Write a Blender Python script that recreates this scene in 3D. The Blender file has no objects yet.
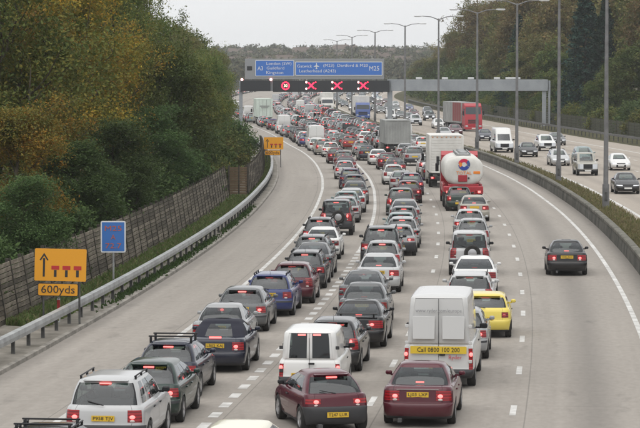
import bpy, bmesh, math, random
import numpy as np
from mathutils import Vector, Matrix

random.seed(7)
rng = np.random.default_rng(7)
scene = bpy.context.scene
COL = scene.collection

# ------------------------------------------------------------------ camera
F_PX, CX, CY, HORIZON, CAM_H = 2700.0, 320.0, 214.0, 69.0, 8.64     # photo pixels (640 wide)
PITCH = math.atan((CY - HORIZON) / F_PX)
cam_data = bpy.data.cameras.new('camera')
cam = bpy.data.objects.new('camera', cam_data)
COL.objects.link(cam)
cam.location = (0, 0, CAM_H)
cam.rotation_euler = (math.pi / 2 - PITCH, 0, 0)
cam_data.sensor_fit = 'HORIZONTAL'
cam_data.sensor_width = 36
cam_data.lens = F_PX / 640 * 36
cam_data.clip_start = 0.5
cam_data.clip_end = 12000
scene.camera = cam

# ------------------------------------------------------------------ sky, sun, exposure
SUN_EL, SUN_AZ = math.radians(68), math.radians(200)
world = bpy.data.worlds.new('World')
scene.world = world
world.use_nodes = True
wn, wl = world.node_tree.nodes, world.node_tree.links
wn.clear()
w_out = wn.new('ShaderNodeOutputWorld')
w_bg = wn.new('ShaderNodeBackground')
w_sky = wn.new('ShaderNodeTexSky')
w_sky.sky_type = 'NISHITA'
w_sky.sun_disc = False
w_sky.sun_elevation = SUN_EL
w_sky.sun_rotation = SUN_AZ
w_sky.dust_density = 6
w_sky.ozone_density = 0.5
w_hsv = wn.new('ShaderNodeHueSaturation')
w_hsv.inputs['Saturation'].default_value = 0.10
w_mix = wn.new('ShaderNodeMix')
w_mix.data_type = 'RGBA'
w_mix.inputs[0].default_value = 0.80                # an even layer of cloud over the sky
w_mix.inputs[7].default_value = (9.0, 9.1, 9.2, 1)
w_bg.inputs['Strength'].default_value = 0.10
wl.new(w_sky.outputs[0], w_hsv.inputs['Color'])
wl.new(w_hsv.outputs[0], w_mix.inputs[6])
wl.new(w_mix.outputs[2], w_bg.inputs['Color'])
wl.new(w_bg.outputs[0], w_out.inputs['Surface'])
sun_data = bpy.data.lights.new('sun', 'SUN')
sun_data.energy = 1.5
sun_data.angle = math.radians(80)
sun_data.color = (1, 0.97, 0.92)
sun = bpy.data.objects.new('sun', sun_data)
COL.objects.link(sun)
sun.location = (0, -40, 80)
_sd = Vector((math.sin(SUN_AZ) * math.cos(SUN_EL), math.cos(SUN_AZ) * math.cos(SUN_EL), math.sin(SUN_EL)))
sun.rotation_euler = _sd.to_track_quat('Z', 'Y').to_euler()
scene.view_settings.view_transform = 'Standard'
scene.view_settings.look = 'None'
scene.view_settings.exposure = 0.30
scene.view_settings.gamma = 1.0
scene.view_settings.use_curve_mapping = False
scene.render.engine = 'CYCLES'
scene.cycles.max_bounces = 5
scene.cycles.transparent_max_bounces = 12
scene.cycles.volume_bounces = 0

# ------------------------------------------------------------------ photo pixel -> place on a level
def ground(px, py, z=0.0):
    u, v = (px - CX) / F_PX, -(py - CY) / F_PX
    dy = math.cos(PITCH) + v * math.sin(PITCH)
    dz = -math.sin(PITCH) + v * math.cos(PITCH)
    t = (z - CAM_H) / dz
    return u * t, dy * t

# the road's reference line: left edge line of lane one, X as a function of Y
_RY = [-1500, -60, 0, 40, 70, 100, 130, 160, 190, 205, 220, 250, 280, 310, 340, 400, 480, 600, 720, 840, 1000, 1250]
_RX = [(-23.95 + (y + 60) * .18 if y < -60 else 0.2 - 3.44e-4 * (y - 205) ** 2) if y <= 310 else None for y in _RY]
for _y, _x in zip([340, 400, 480, 600, 720, 840, 1000, 1250], [-5.3, -8.2, -11.6, -15.2, -16.6, -15.6, -9.5, 6]):
    _RX[_RY.index(_y)] = _x
_RS = []
for i in range(len(_RY)):
    a, b = max(i - 1, 0), min(i + 1, len(_RY) - 1)
    _RS.append((_RX[b] - _RX[a]) / (_RY[b] - _RY[a]))
def ref(Y):
    i = min(max(int(np.searchsorted(_RY, Y)) - 1, 0), len(_RY) - 2)
    h = _RY[i + 1] - _RY[i]
    t = (Y - _RY[i]) / h
    return ((2*t**3 - 3*t**2 + 1) * _RX[i] + (t**3 - 2*t**2 + t) * h * _RS[i]
            + (-2*t**3 + 3*t**2) * _RX[i+1] + (t**3 - t**2) * h * _RS[i+1])
def slope(Y):
    return (ref(Y + 1) - ref(Y - 1)) / 2
def slip(Y):                                        # how far lane one has peeled off towards the exit
    return 0.0 if Y < 335 else -0.028 * (Y - 335) * min(1, (Y - 335) / 90)
def road_pt(off, Y, z=0.0):
    s = slope(Y)
    n = 1 / math.sqrt(1 + s * s)
    return Vector((ref(Y) + off * n, Y - off * s * n, z))
def road_yaw(Y):
    return -math.atan(slope(Y))

# ------------------------------------------------------------------ materials
MATS = {}
def principled(name, color, rough=0.6, metal=0.0, coat=0.0, spec=0.5, emit=None, estr=0.0):
    m = bpy.data.materials.new(name)
    m.use_nodes = True
    b = m.node_tree.nodes['Principled BSDF']
    b.inputs['Base Color'].default_value = (*color, 1)
    b.inputs['Roughness'].default_value = rough
    b.inputs['Metallic'].default_value = metal
    b.inputs['Coat Weight'].default_value = coat
    b.inputs['Coat Roughness'].default_value = 0.06
    b.inputs['Specular IOR Level'].default_value = spec
    if emit:
        b.inputs['Emission Color'].default_value = (*emit, 1)
        b.inputs['Emission Strength'].default_value = estr
    MATS[name] = m
    return m
def nodes_of(m):
    return m.node_tree.nodes, m.node_tree.links, m.node_tree.nodes['Principled BSDF']
def noise_tint(m, c1, c2, scale=3.0, detail=6, lo=0.35, hi=0.65, coord='Object', bump=0.0, stretch=None):
    n, l, b = nodes_of(m)
    tc = n.new('ShaderNodeTexCoord')
    src = tc.outputs[coord]
    if stretch:
        mp = n.new('ShaderNodeMapping')
        mp.inputs['Scale'].default_value = stretch
        l.new(src, mp.inputs[0]); src = mp.outputs[0]
    nz = n.new('ShaderNodeTexNoise')
    nz.inputs['Scale'].default_value = scale
    nz.inputs['Detail'].default_value = detail
    nz.inputs['Roughness'].default_value = 0.65
    l.new(src, nz.inputs['Vector'])
    cr = n.new('ShaderNodeValToRGB')
    cr.color_ramp.elements[0].position = lo
    cr.color_ramp.elements[1].position = hi
    cr.color_ramp.elements[0].color = (*c1, 1)
    cr.color_ramp.elements[1].color = (*c2, 1)
    l.new(nz.outputs[0], cr.inputs[0])
    l.new(cr.outputs[0], b.inputs['Base Color'])
    if bump:
        bp = n.new('ShaderNodeBump')
        bp.inputs['Strength'].default_value = bump
        bp.inputs['Distance'].default_value = 0.02
        l.new(nz.outputs[0], bp.inputs['Height'])
        l.new(bp.outputs[0], b.inputs['Normal'])
    return m

# car paint: the colour is the object's own colour, with a film of road dirt low down and in patches
m = principled('paint', (0.5, 0.5, 0.5), 0.3, 0.0, 0.36, spec=0.26)
n, l, b = nodes_of(m)
oi = n.new('ShaderNodeObjectInfo')
tc = n.new('ShaderNodeTexCoord')
nz = n.new('ShaderNodeTexNoise'); nz.inputs['Scale'].default_value = 1.7; nz.inputs['Detail'].default_value = 5
l.new(tc.outputs['Object'], nz.inputs['Vector'])
sp = n.new('ShaderNodeSeparateXYZ'); l.new(tc.outputs['Object'], sp.inputs[0])
mr = n.new('ShaderNodeMapRange')
mr.inputs[1].default_value = 0.9; mr.inputs[2].default_value = 0.15; mr.inputs[3].default_value = 0.015; mr.inputs[4].default_value = 0.36
l.new(sp.outputs[2], mr.inputs[0])
mu = n.new('ShaderNodeMath'); mu.operation = 'MULTIPLY'
l.new(mr.outputs[0], mu.inputs[0]); l.new(nz.outputs[0], mu.inputs[1])
mx = n.new('ShaderNodeMix'); mx.data_type = 'RGBA'
l.new(mu.outputs[0], mx.inputs[0]); l.new(oi.outputs['Color'], mx.inputs[6])
mx.inputs[7].default_value = (0.13, 0.12, 0.105, 1)
l.new(mx.outputs[2], b.inputs['Base Color'])
r2 = n.new('ShaderNodeMapRange'); r2.inputs[3].default_value = 0.2; r2.inputs[4].default_value = 0.5
l.new(mu.outputs[0], r2.inputs[0]); l.new(r2.outputs[0], b.inputs['Roughness'])

# window glass: a tinted pane one can look through, with the sky's reflection
m = bpy.data.materials.new('glass'); m.use_nodes = True; MATS['glass'] = m
n, l = m.node_tree.nodes, m.node_tree.links
n.remove(n['Principled BSDF'])
tr = n.new('ShaderNodeBsdfTransparent'); tr.inputs[0].default_value = (0.50, 0.58, 0.56, 1)
gl = n.new('ShaderNodeBsdfGlossy'); gl.inputs['Roughness'].default_value = 0.04
gl.inputs['Color'].default_value = (0.95, 0.97, 1, 1)
lw_ = n.new('ShaderNodeLayerWeight')
pw_ = n.new('ShaderNodeMath'); pw_.operation = 'POWER'; pw_.inputs[1].default_value = 4.0
mr_ = n.new('ShaderNodeMapRange'); mr_.inputs[3].default_value = 0.06; mr_.inputs[4].default_value = 0.95
l.new(lw_.outputs['Facing'], pw_.inputs[0]); l.new(pw_.outputs[0], mr_.inputs[0])
ms = n.new('ShaderNodeMixShader')
l.new(mr_.outputs[0], ms.inputs[0]); l.new(tr.outputs[0], ms.inputs[1]); l.new(gl.outputs[0], ms.inputs[2])
l.new(ms.outputs[0], n['Material Output'].inputs['Surface'])

principled('black_plastic', (0.014, 0.014, 0.016), 0.5, spec=.3)
principled('grey_plastic', (0.04, 0.04, 0.043), 0.6, spec=.3)
principled('soft_top', (0.012, 0.013, 0.024), 0.9)
noise_tint(principled('rubber', (0.02, 0.02, 0.02), 0.85), (0.009, 0.009, 0.009), (0.03, 0.028, 0.026), 6)
principled('rim', (0.42, 0.42, 0.43), 0.35, 0.7)
principled('interior', (0.07, 0.07, 0.072), 0.9)
principled('seat_cloth', (0.09, 0.09, 0.095), 0.95)
principled('chrome', (0.6, 0.6, 0.6), 0.2, 0.9)
principled('tail_lit', (0.22, 0.008, 0.012), 0.2, 0, 0.4, spec=.3, emit=(1, 0.02, 0.03), estr=0.05)
principled('tail_off', (0.17, 0.007, 0.010), 0.2, 0, 0.4, spec=.3)
for _nm in ('tail_lit', 'tail_off'):                 # shading of lens ribs put into the colour as dark and bright red bands
    n, l, b = nodes_of(MATS[_nm])
    tc = n.new('ShaderNodeTexCoord'); wv = n.new('ShaderNodeTexWave'); wv.bands_direction = 'Z'; wv.inputs['Scale'].default_value = 4.5; wv.inputs['Distortion'].default_value = .6
    l.new(tc.outputs['Object'], wv.inputs['Vector'])
    cr = n.new('ShaderNodeValToRGB'); cr.color_ramp.elements[0].color = (0.075, 0.004, 0.006, 1); cr.color_ramp.elements[1].color = (0.27, 0.012, 0.016, 1)
    l.new(wv.outputs[0], cr.inputs[0]); l.new(cr.outputs[0], b.inputs['Base Color'])
principled('lamp_lit', (0.8, 0.2, 0.2), 0.3, emit=(1, 0.10, 0.09), estr=2.6)
principled('lamp_off', (0.42, 0.05, 0.05), 0.2, 0, 0.5)
principled('headlight', (0.55, 0.57, 0.6), 0.12, 0.3, 1.0)
principled('headlight_lit', (0.8, 0.8, 0.8), 0.2, emit=(1, 0.97, 0.88), estr=3.0)
principled('plate_yellow', (0.62, 0.40, 0.03), 0.5)
principled('plate_white', (0.68, 0.68, 0.66), 0.5)
principled('ink', (0.02, 0.02, 0.02), 0.6)
principled('lamp_clear', (0.55, 0.50, 0.47), 0.2, 0, .5)
principled('amber', (0.6, 0.2, 0.02), 0.3)

# ------------------------------------------------------------------ mesh helpers
class MB:
    def __init__(self):
        self.v, self.f, self.m = [], [], []
    def face(self, pts, mat=0):
        i = len(self.v)
        self.v.extend([tuple(p) for p in pts])
        self.f.append(tuple(range(i, i + len(pts))))
        self.m.append(mat)
    def add(self, verts, faces, mat=0):
        i = len(self.v)
        self.v.extend([tuple(p) for p in verts])
        for f in faces:
            self.f.append(tuple(i + k for k in f)); self.m.append(mat)
        return self
    def box(self, c, s, mat=0, rot=None, bev=0.0):
        hx, hy, hz = s[0] / 2, s[1] / 2, s[2] / 2
        if bev:
            b = min(bev, hx * .9, hy * .9, hz * .9)
            vs = []
            for sz in (-1, 1):
                for (sx, sy) in ((-1, -1), (1, -1), (1, 1), (-1, 1)):
                    vs += [(sx*(hx-b), sy*(hy-b), sz*hz), (sx*hx, sy*(hy-b), sz*(hz-b)), (sx*(hx-b), sy*hy, sz*(hz-b))]
            bm = bmesh.new()
            for p in vs: bm.verts.new(p)
            bmesh.ops.convex_hull(bm, input=bm.verts[:])
            bmesh.ops.dissolve_limit(bm, angle_limit=0.01, verts=bm.verts[:], edges=bm.edges[:])
            bm.verts.index_update()
            vs = [v.co.copy() for v in bm.verts]
            fs = [[v.index for v in f.verts] for f in bm.faces]
            bm.free()
        else:
            vs = [(x*hx, y*hy, z*hz) for z in (-1, 1) for (x, y) in ((-1, -1), (1, -1), (1, 1), (-1, 1))]
            fs = [(3, 2, 1, 0), (4, 5, 6, 7), (0, 1, 5, 4), (1, 2, 6, 5), (2, 3, 7, 6), (3, 0, 4, 7)]
        c = Vector(c)
        if rot is not None:
            vs = [rot @ Vector(v) for v in vs]
        return self.add([Vector(v) + c for v in vs], fs, mat)
    def ring(self, prof, axis='x', seg=20, c=(0, 0, 0), mat=0, close=False):
        # prof: list of (a, r): position along the axis and radius
        vs, fs = [], []
        for (a, r) in prof:
            for k in range(seg):
                t = 2 * math.pi * k / seg
                p, q = r * math.cos(t), r * math.sin(t)
                vs.append({'x': (a, p, q), 'y': (p, a, q), 'z': (p, q, a)}[axis])
        n_ = len(prof)
        for i in range(n_ - 1 + (1 if close else 0)):
            for k in range(seg):
                i2, k2 = (i + 1) % n_, (k + 1) % seg
                fs.append((i*seg + k, i*seg + k2, i2*seg + k2, i2*seg + k))
        if not close:
            fs.append(tuple(range(seg - 1, -1, -1)))
            fs.append(tuple((n_-1)*seg + k for k in range(seg)))
        c = Vector(c)
        return self.add([Vector(v) + c for v in vs], fs, mat)
    def tube(self, p0, p1, r0, r1=None, seg=8, mat=0):
        r1 = r0 if r1 is None else r1
        p0, p1 = Vector(p0), Vector(p1)
        q = (p1 - p0).to_track_quat('Z', 'Y')
        vs = []
        for p, r in ((p0, r0), (p1, r1)):
            for k in range(seg):
                t = 2 * math.pi * k / seg
                vs.append(p + q @ Vector((r * math.cos(t), r * math.sin(t), 0)))
        fs = [(k, (k + 1) % seg, seg + (k + 1) % seg, seg + k) for k in range(seg)]
        fs += [tuple(range(seg - 1, -1, -1)), tuple(range(seg, 2 * seg))]
        return self.add(vs, fs, mat)
    def mesh(self, name, mats, angle=38, fixnormals=True, weld=True):
        me = bpy.data.meshes.new(name)
        bm = bmesh.new()
        vv = [bm.verts.new(p) for p in self.v]
        for f, mi in zip(self.f, self.m):
            try:
                fc = bm.faces.new([vv[k] for k in f])
                fc.material_index = mi; fc.smooth = True
            except ValueError:
                pass
        if weld:
            bmesh.ops.remove_doubles(bm, verts=bm.verts[:], dist=1e-4)
        if fixnormals:
            bmesh.ops.recalc_face_normals(bm, faces=bm.faces[:])
        ca = math.radians(angle)
        for e in bm.edges:
            if len(e.link_faces) == 2 and e.calc_face_angle(0) > ca:
                e.smooth = False
        bm.to_mesh(me); bm.free()
        for mt in mats:
            me.materials.append(MATS[mt] if isinstance(mt, str) else mt)
        return me

def link(name, mesh, parent=None, loc=None, rot=None, color=None):
    o = bpy.data.objects.new(name, mesh)
    COL.objects.link(o)
    if parent is not None: o.parent = parent
    if loc is not None: o.location = loc
    if rot is not None: o.rotation_euler = rot
    if color is not None: o.color = (*color[:3], 1)
    return o
def tag(o, label=None, cat=None, group=None, kind=None):
    if label: o['label'] = label
    if cat: o['category'] = cat
    if group: o['group'] = group
    if kind: o['kind'] = kind
    return o
def empty(name, loc=(0, 0, 0), rotz=0.0):
    return link(name, None, None, loc, (0, 0, rotz))
def text_mesh(body, size, mat, bold=0.0, align='CENTER', width=None):
    cu = bpy.data.curves.new('lettering', 'FONT')
    cu.body = body; cu.size = size; cu.align_x = align; cu.align_y = 'CENTER'
    cu.offset = 0.0; cu.resolution_u = 2; cu.extrude = 0.004
    o = bpy.data.objects.new('lettering', cu)
    COL.objects.link(o)
    bpy.context.view_layer.update()
    me = bpy.data.meshes.new_from_object(o.evaluated_get(bpy.context.evaluated_depsgraph_get()))
    bpy.data.objects.remove(o); bpy.data.curves.remove(cu)
    if width:
        xs = [v.co.x for v in me.vertices]
        k = width / max(1e-6, max(xs) - min(xs))
        for v in me.vertices: v.co.x *= k
    me.materials.clear(); me.materials.append(MATS[mat])
    return me

ORD = ('first second third fourth fifth sixth seventh eighth ninth tenth eleventh twelfth thirteenth fourteenth fifteenth '
       'sixteenth seventeenth eighteenth nineteenth twentieth').split()
ORD += ['twenty-' + w for w in ORD[:9]] + ['thirtieth'] + ['thirty-' + w for w in ORD[:9]] + ['fortieth'] + ['forty-' + w for w in ORD[:9]]
#==MARK1
# ================================================================== THE SETTING
def ys(y0, y1, near=4.0, far=14.0):
    out, y = [], y0
    while y < y1 - 0.5:
        out.append(y)
        y += near if y < 320 else far
    out.append(y1)
    return out
def strip_mesh(name, rails, Ys, mat, z=0.0):
    """rails: list of (offset or function of Y, z) across the road; the UV map holds metres across and along."""
    vs, fs, uv = [], [], []
    k = len(rails)
    for Y in Ys:
        for (o, dz) in rails:
            off = o(Y) if callable(o) else o
            vs.append(road_pt(off, Y, z + dz)); uv.append((off, Y))
    for i in range(len(Ys) - 1):
        for j in range(k - 1):
            fs.append((i*k + j, i*k + j + 1, (i+1)*k + j + 1, (i+1)*k + j))
    me = bpy.data.meshes.new(name)
    me.from_pydata(vs, [], fs)
    ul = me.uv_layers.new(name='metres')
    for lp in me.loops:
        ul.data[lp.index].uv = uv[lp.vertex_index]
    me.materials.append(MATS[mat])
    return me
def structure(name, me):
    return tag(link(name, me), kind='structure')

# --- concrete carriageway: slabs joined along the lane lines, tyre-darkened bands, oil and patches
def road_material(name, c_dark, c_light, joints, bands):
    m = principled(name, (0.3, 0.29, 0.27), 0.9, spec=0.25)
    n, l, b = nodes_of(m)
    uvn = n.new('ShaderNodeUVMap'); uvn.uv_map = 'metres'
    sep = n.new('ShaderNodeSeparateXYZ'); l.new(uvn.outputs[0], sep.inputs[0])
    def noise(scale, vec_scale, detail=5):
        mp = n.new('ShaderNodeMapping'); mp.inputs['Scale'].default_value = vec_scale
        l.new(uvn.outputs[0], mp.inputs[0])
        z = n.new('ShaderNodeTexNoise'); z.inputs['Scale'].default_value = scale; z.inputs['Detail'].default_value = detail
        z.inputs['Roughness'].default_value = 0.6
        l.new(mp.outputs[0], z.inputs['Vector']); return z.outputs[0]
    def math_(op, a, b_, clamp=False):
        x = n.new('ShaderNodeMath'); x.operation = op; x.use_clamp = clamp
        for i, q in enumerate((a, b_)):
            if isinstance(q, (int, float)): x.inputs[i].default_value = q
            else: l.new(q, x.inputs[i])
        return x.outputs[0]
    big = noise(1.0, (0.35, 0.03, 1)); fine = noise(1.0, (5, 2.2, 1), 8); streak = noise(1.0, (1.8, 0.018, 1), 4)
    base = n.new('ShaderNodeMix'); base.data_type = 'RGBA'
    base.inputs[6].default_value = (*c_dark, 1); base.inputs[7].default_value = (*c_light, 1)
    f = math_('ADD', math_('MULTIPLY', big, 0.55), math_('MULTIPLY', streak, 0.55))
    f = math_('ADD', f, math_('MULTIPLY', math_('SUBTRACT', fine, 0.5), 0.75))
    l.new(math_('SUBTRACT', f, 0.05, True), base.inputs[0])
    dark = None
    def gauss(centre, width, amount):
        d = math_('ABSOLUTE', math_('SUBTRACT', sep.outputs[0], centre), 0)
        mr = n.new('ShaderNodeMapRange'); mr.interpolation_type = 'SMOOTHSTEP'
        mr.inputs[1].default_value = width; mr.inputs[2].default_value = 0; mr.inputs[3].default_value = 0; mr.inputs[4].default_value = amount
        l.new(d, mr.inputs[0]); return mr.outputs[0]
    for c, w_, a_ in bands:
        g_ = math_('MULTIPLY', gauss(c, w_, a_), math_('ADD', math_('MULTIPLY', streak, 1.2), 0.35))
        dark = g_ if dark is None else math_('ADD', dark, g_)
    for c in joints:
        d = math_('ABSOLUTE', math_('SUBTRACT', sep.outputs[0], c), 0)
        j = math_('MULTIPLY', math_('LESS_THAN', d, 0.018), 0.36)
        dark = math_('ADD', dark, j)
    spot = n.new('ShaderNodeMapRange'); spot.inputs[1].default_value = .60; spot.inputs[2].default_value = .74; spot.inputs[3].default_value = 0; spot.inputs[4].default_value = .30
    l.new(noise(1.0, (1.1, .35, 1), 6), spot.inputs[0]); dark = math_('ADD', dark, spot.outputs[0])
    # cross joints of the slabs every five metres, faint
    fr_ = math_('FRACT', math_('DIVIDE', sep.outputs[1], 5.0), 0)
    dark = math_('ADD', dark, math_('MULTIPLY', math_('LESS_THAN', fr_, 0.008), 0.22))
    out = n.new('ShaderNodeMix'); out.data_type = 'RGBA'
    l.new(math_('MULTIPLY', dark, 1.0, True), out.inputs[0])
    l.new(base.outputs[2], out.inputs[6]); out.inputs[7].default_value = (0.055, 0.052, 0.05, 1)
    l.new(out.outputs[2], b.inputs['Base Color'])
    bp = n.new('ShaderNodeBump'); bp.inputs['Strength'].default_value = 0.25; bp.inputs['Distance'].default_value = 0.01
    l.new(fine, bp.inputs['Height']); l.new(bp.outputs[0], b.inputs['Normal'])
    return m
LW = 3.70
LANE_C = [LW * (k + 0.5) for k in range(4)]
bands = [(c, 0.75, 0.30) for c in LANE_C[:3]] + [(LANE_C[3] + 0.2, 1.0, 0.34), (16.0, 0.8, 0.3), (-3.3, 0.5, 0.28)]
road_material('concrete_road', (0.195, 0.177, 0.157), (0.350, 0.322, 0.290), [LW*2 + .32, LW*3 + .32, LW + .30, -0.35], bands)
road_material('concrete_road_far', (0.25, 0.218, 0.183), (0.375, 0.335, 0.292), [22.9, 26.6, 30.2], [(21.1 + 3.7*k, .8, .2) for k in range(4)])
noise_tint(principled('verge_concrete', (0.2, 0.19, 0.17), 0.95, spec=.2), (0.13, 0.12, 0.10), (0.27, 0.25, 0.22), 0.9, 8, bump=.3)
noise_tint(principled('earth', (0.1, 0.09, 0.06), 1.0, spec=.1), (0.04, 0.046, 0.02), (0.10, 0.088, 0.055), 0.5, 8)
noise_tint(principled('kerb_stone', (0.25, 0.24, 0.22), 0.9, spec=.2), (0.15, 0.14, 0.125), (0.30, 0.28, 0.25), 1.6, 6)
noise_tint(principled('wall_concrete', (0.1, 0.1, 0.09), 0.95, spec=.2), (0.05, 0.05, 0.044), (0.135, 0.13, 0.115), 0.7, 8, bump=.3)
noise_tint(principled('wall_coping', (0.2, 0.2, 0.18), 0.95, spec=.2), (0.07, 0.07, 0.058), (0.19, 0.18, 0.155), 1.2, 8, bump=.3)
noise_tint(principled('white_line', (0.6, 0.6, 0.58), 0.7, spec=.2), (0.36, 0.35, 0.33), (0.62, 0.615, 0.60), 1.3, 7)
noise_tint(principled('field', (0.06, 0.07, 0.03), 1.0, spec=.1), (0.04, 0.05, 0.02), (0.09, 0.085, 0.045), 0.02, 6)
noise_tint(principled('hill_cover', (0.04, 0.045, 0.02), 1.0, spec=.1), (0.026, 0.034, 0.014), (0.05, 0.052, 0.024), 0.05, 6)

gm = MB(); gm.face([(-1500, -1500, 0), (1500, -1500, 0), (1500, 2900, 0), (-1500, 2900, 0)])
g = structure('ground', gm.mesh('ground', ['field'])); g.location.z = -0.06
YR = [-1400, -1000, -700, -450, -250, -150, -90] + ys(-40, 1240)
edge_l = lambda Y: -3.5 + slip(Y)
structure('carriageway', strip_mesh('carriageway', [(edge_l, 0), (lambda Y: slip(Y), 0), (3.7, 0), (7.4, 0), (11.1, 0), (16.1, 0)], YR, 'concrete_road'))
structure('opposite_carriageway', strip_mesh('opposite_carriageway', [(18.75, 0), (23, 0), (27, 0), (31, 0), (38.6, 0)], YR, 'concrete_road_far'))

# --- verges, kerb and the reserve in the middle
YV = ys(-40, 520)
structure('kerb', strip_mesh('kerb', [(lambda Y: edge_l(Y) + .012, 0.001), (lambda Y: edge_l(Y), 0.11), (lambda Y: edge_l(Y) - .14, 0.125), (lambda Y: edge_l(Y) - .145, 0.05)], YV, 'kerb_stone'))
structure('verge', strip_mesh('verge', [(lambda Y: edge_l(Y) - .142, 0.11), (lambda Y: edge_l(Y) - .9, 0.13), (lambda Y: edge_l(Y) - 2.3, 0.22), (lambda Y: edge_l(Y) - 4, 0.3), (lambda Y: edge_l(Y) - 60, 0.9)], YV, 'verge_concrete')).data
structure('wood_floor', strip_mesh('wood_floor', [(lambda Y: edge_l(Y) - 2.5, 0.245), (lambda Y: edge_l(Y) - 4, 0.33), (lambda Y: edge_l(Y) - 60, 0.95)], YV, 'earth'))
structure('central_reserve', strip_mesh('central_reserve', [(16.38, 0.10), (17.2, 0.16), (18.2, 0.12), (18.78, 0.004)], YR, 'earth'))
structure('right_verge', strip_mesh('right_verge', [(38.6, 0.005), (40.0, 0.1), (43, 0.3), (52, 2.0), (66, 4.2), (110, 6.0)], YR, 'earth'))

# --- painted lines
def dashes(off, y0, y1, mark, gap, width, z=0.004):
    mb = MB(); y = y0
    while y < y1:
        o = off(y) if callable(off) else off
        a, b_, c, d = road_pt(o - width/2, y, z), road_pt(o + width/2, y, z), road_pt(o + width/2, y + mark, z), road_pt(o - width/2, y + mark, z)
        mb.face([a, b_, c, d]); y += mark + gap
    return mb.mesh('lane_marking', ['white_line'])
def solid(off, y0, y1, width, z=0.004):
    f0 = off if callable(off) else (lambda Y: off)
    return strip_mesh('edge_line', [(lambda Y: f0(Y) - width/2, 0), (lambda Y: f0(Y) + width/2, 0)], ys(y0, y1, 3, 10), 'white_line', z)
def mark(name, me):
    return structure(name, me)
mark('edge_line', solid(lambda Y: slip(Y), 20, 900, 0.18))
mark('edge_line', solid(14.95, 20, 1200, 0.18))
mark('edge_line', solid(3.7, 128, 420, 0.19))
mark('lane_marking', dashes(3.7, 21.0, 128, 1, 1, 0.26))
mark('lane_marking', dashes(7.4, 24.6, 1000, 2, 7, 0.16))
mark('lane_marking', dashes(11.1, 23.1, 1000, 2, 7, 0.16))
mark('edge_line', solid(19.3, 20, 1200, 0.22))
mark('edge_line', solid(34.4, 20, 1200, 0.22))
for o in (23.05, 26.8, 30.6):
    mark('lane_marking', dashes(o, 20, 1000, 2, 7, 0.16))

# --- wall of the central reserve
wm = MB()
YW = ys(20, 700, 5, 10)
def wall_section(rails, name, mat):
    me = strip_mesh(name, rails, YW, mat); return me
wall = empty('reserve_wall', road_pt(16.2, 60))
tag(wall, 'low dark concrete wall along the central reserve', 'wall')
def child_static(name, me, parent):
    o = link(name, me, parent)
    o.matrix_parent_inverse = Matrix.Translation(-parent.location) if parent.rotation_euler.z == 0 else parent.matrix_basis.inverted()
    return o
child_static('wall_face', wall_section([(16.1, 0), (16.12, .35), (16.16, .62)], 'wall_face', 'wall_concrete'), wall)
child_static('coping', wall_section([(16.10, .62), (16.095, .74), (16.14, .775), (16.40, .775), (16.42, .6), (16.42, .0)], 'coping', 'wall_coping'), wall)

# --- grass and weeds (nobody could count them)
def foliage_mat(name, cols, trans=0.25, patch=None, patch_scale=0.35):
    """colour by leaf (random per island) between cols; patch blends towards a second list in big patches"""
    m = principled(name, cols[0], 0.75, spec=0.15)
    n, l, b = nodes_of(m)
    geo = n.new('ShaderNodeNewGeometry'); oi = n.new('ShaderNodeObjectInfo')
    def ramp(cs, src):
        r = n.new('ShaderNodeValToRGB'); e = r.color_ramp.elements
        e[0].color = (*cs[0], 1); e[1].color = (*cs[-1], 1)
        for i, c in enumerate(cs[1:-1]):
            k = e.new((i + 1) / (len(cs) - 1)); k.color = (*c, 1)
        l.new(src, r.inputs[0]); return r.outputs[0]
    col = ramp(cols, geo.outputs['Random Per Island'])
    if patch:
        tc = n.new('ShaderNodeTexCoord'); nz = n.new('ShaderNodeTexNoise')
        nz.inputs['Scale'].default_value = patch_scale; nz.inputs['Detail'].default_value = 3
        l.new(tc.outputs['Object'], nz.inputs['Vector'])
        mr = n.new('ShaderNodeMapRange'); mr.inputs[1].default_value = .42; mr.inputs[2].default_value = .62
        l.new(nz.outputs[0], mr.inputs[0])
        mx = n.new('ShaderNodeMix'); mx.data_type = 'RGBA'
        l.new(mr.outputs[0], mx.inputs[0]); l.new(col, mx.inputs[6]); l.new(ramp(patch, geo.outputs['Random Per Island']), mx.inputs[7])
        col = mx.outputs[2]
    hs = n.new('ShaderNodeHueSaturation')
    mr = n.new('ShaderNodeMapRange'); mr.inputs[3].default_value = 0.8; mr.inputs[4].default_value = 1.25
    l.new(oi.outputs['Random'], mr.inputs[0]); l.new(mr.outputs[0], hs.inputs['Value'])
    mr2 = n.new('ShaderNodeMapRange'); mr2.inputs[3].default_value = 0.485; mr2.inputs[4].default_value = 0.515
    l.new(oi.outputs['Random'], mr2.inputs[0]); l.new(mr2.outputs[0], hs.inputs['Hue'])
    l.new(col, hs.inputs['Color']); l.new(hs.outputs[0], b.inputs['Base Color'])
    if trans:
        t = n.new('ShaderNodeBsdfTranslucent'); mxs = n.new('ShaderNodeMixShader'); mxs.inputs[0].default_value = trans
        l.new(hs.outputs[0], t.inputs[0]); l.new(b.outputs[0], mxs.inputs[1]); l.new(t.outputs[0], mxs.inputs[2])
        l.new(mxs.outputs[0], n['Material Output'].inputs['Surface'])
    return m
foliage_mat('grass_green', [(0.06, 0.10, 0.026), (0.095, 0.14, 0.04), (0.12, 0.14, 0.055), (0.15, 0.14, 0.07)])
foliage_mat('grass_dry', [(0.12, 0.12, 0.05), (0.19, 0.155, 0.085), (0.10, 0.12, 0.04), (0.21, 0.17, 0.10), (0.16, 0.14, 0.065)])
foliage_mat('weeds', [(0.03, 0.06, 0.018), (0.06, 0.10, 0.03)])

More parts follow.
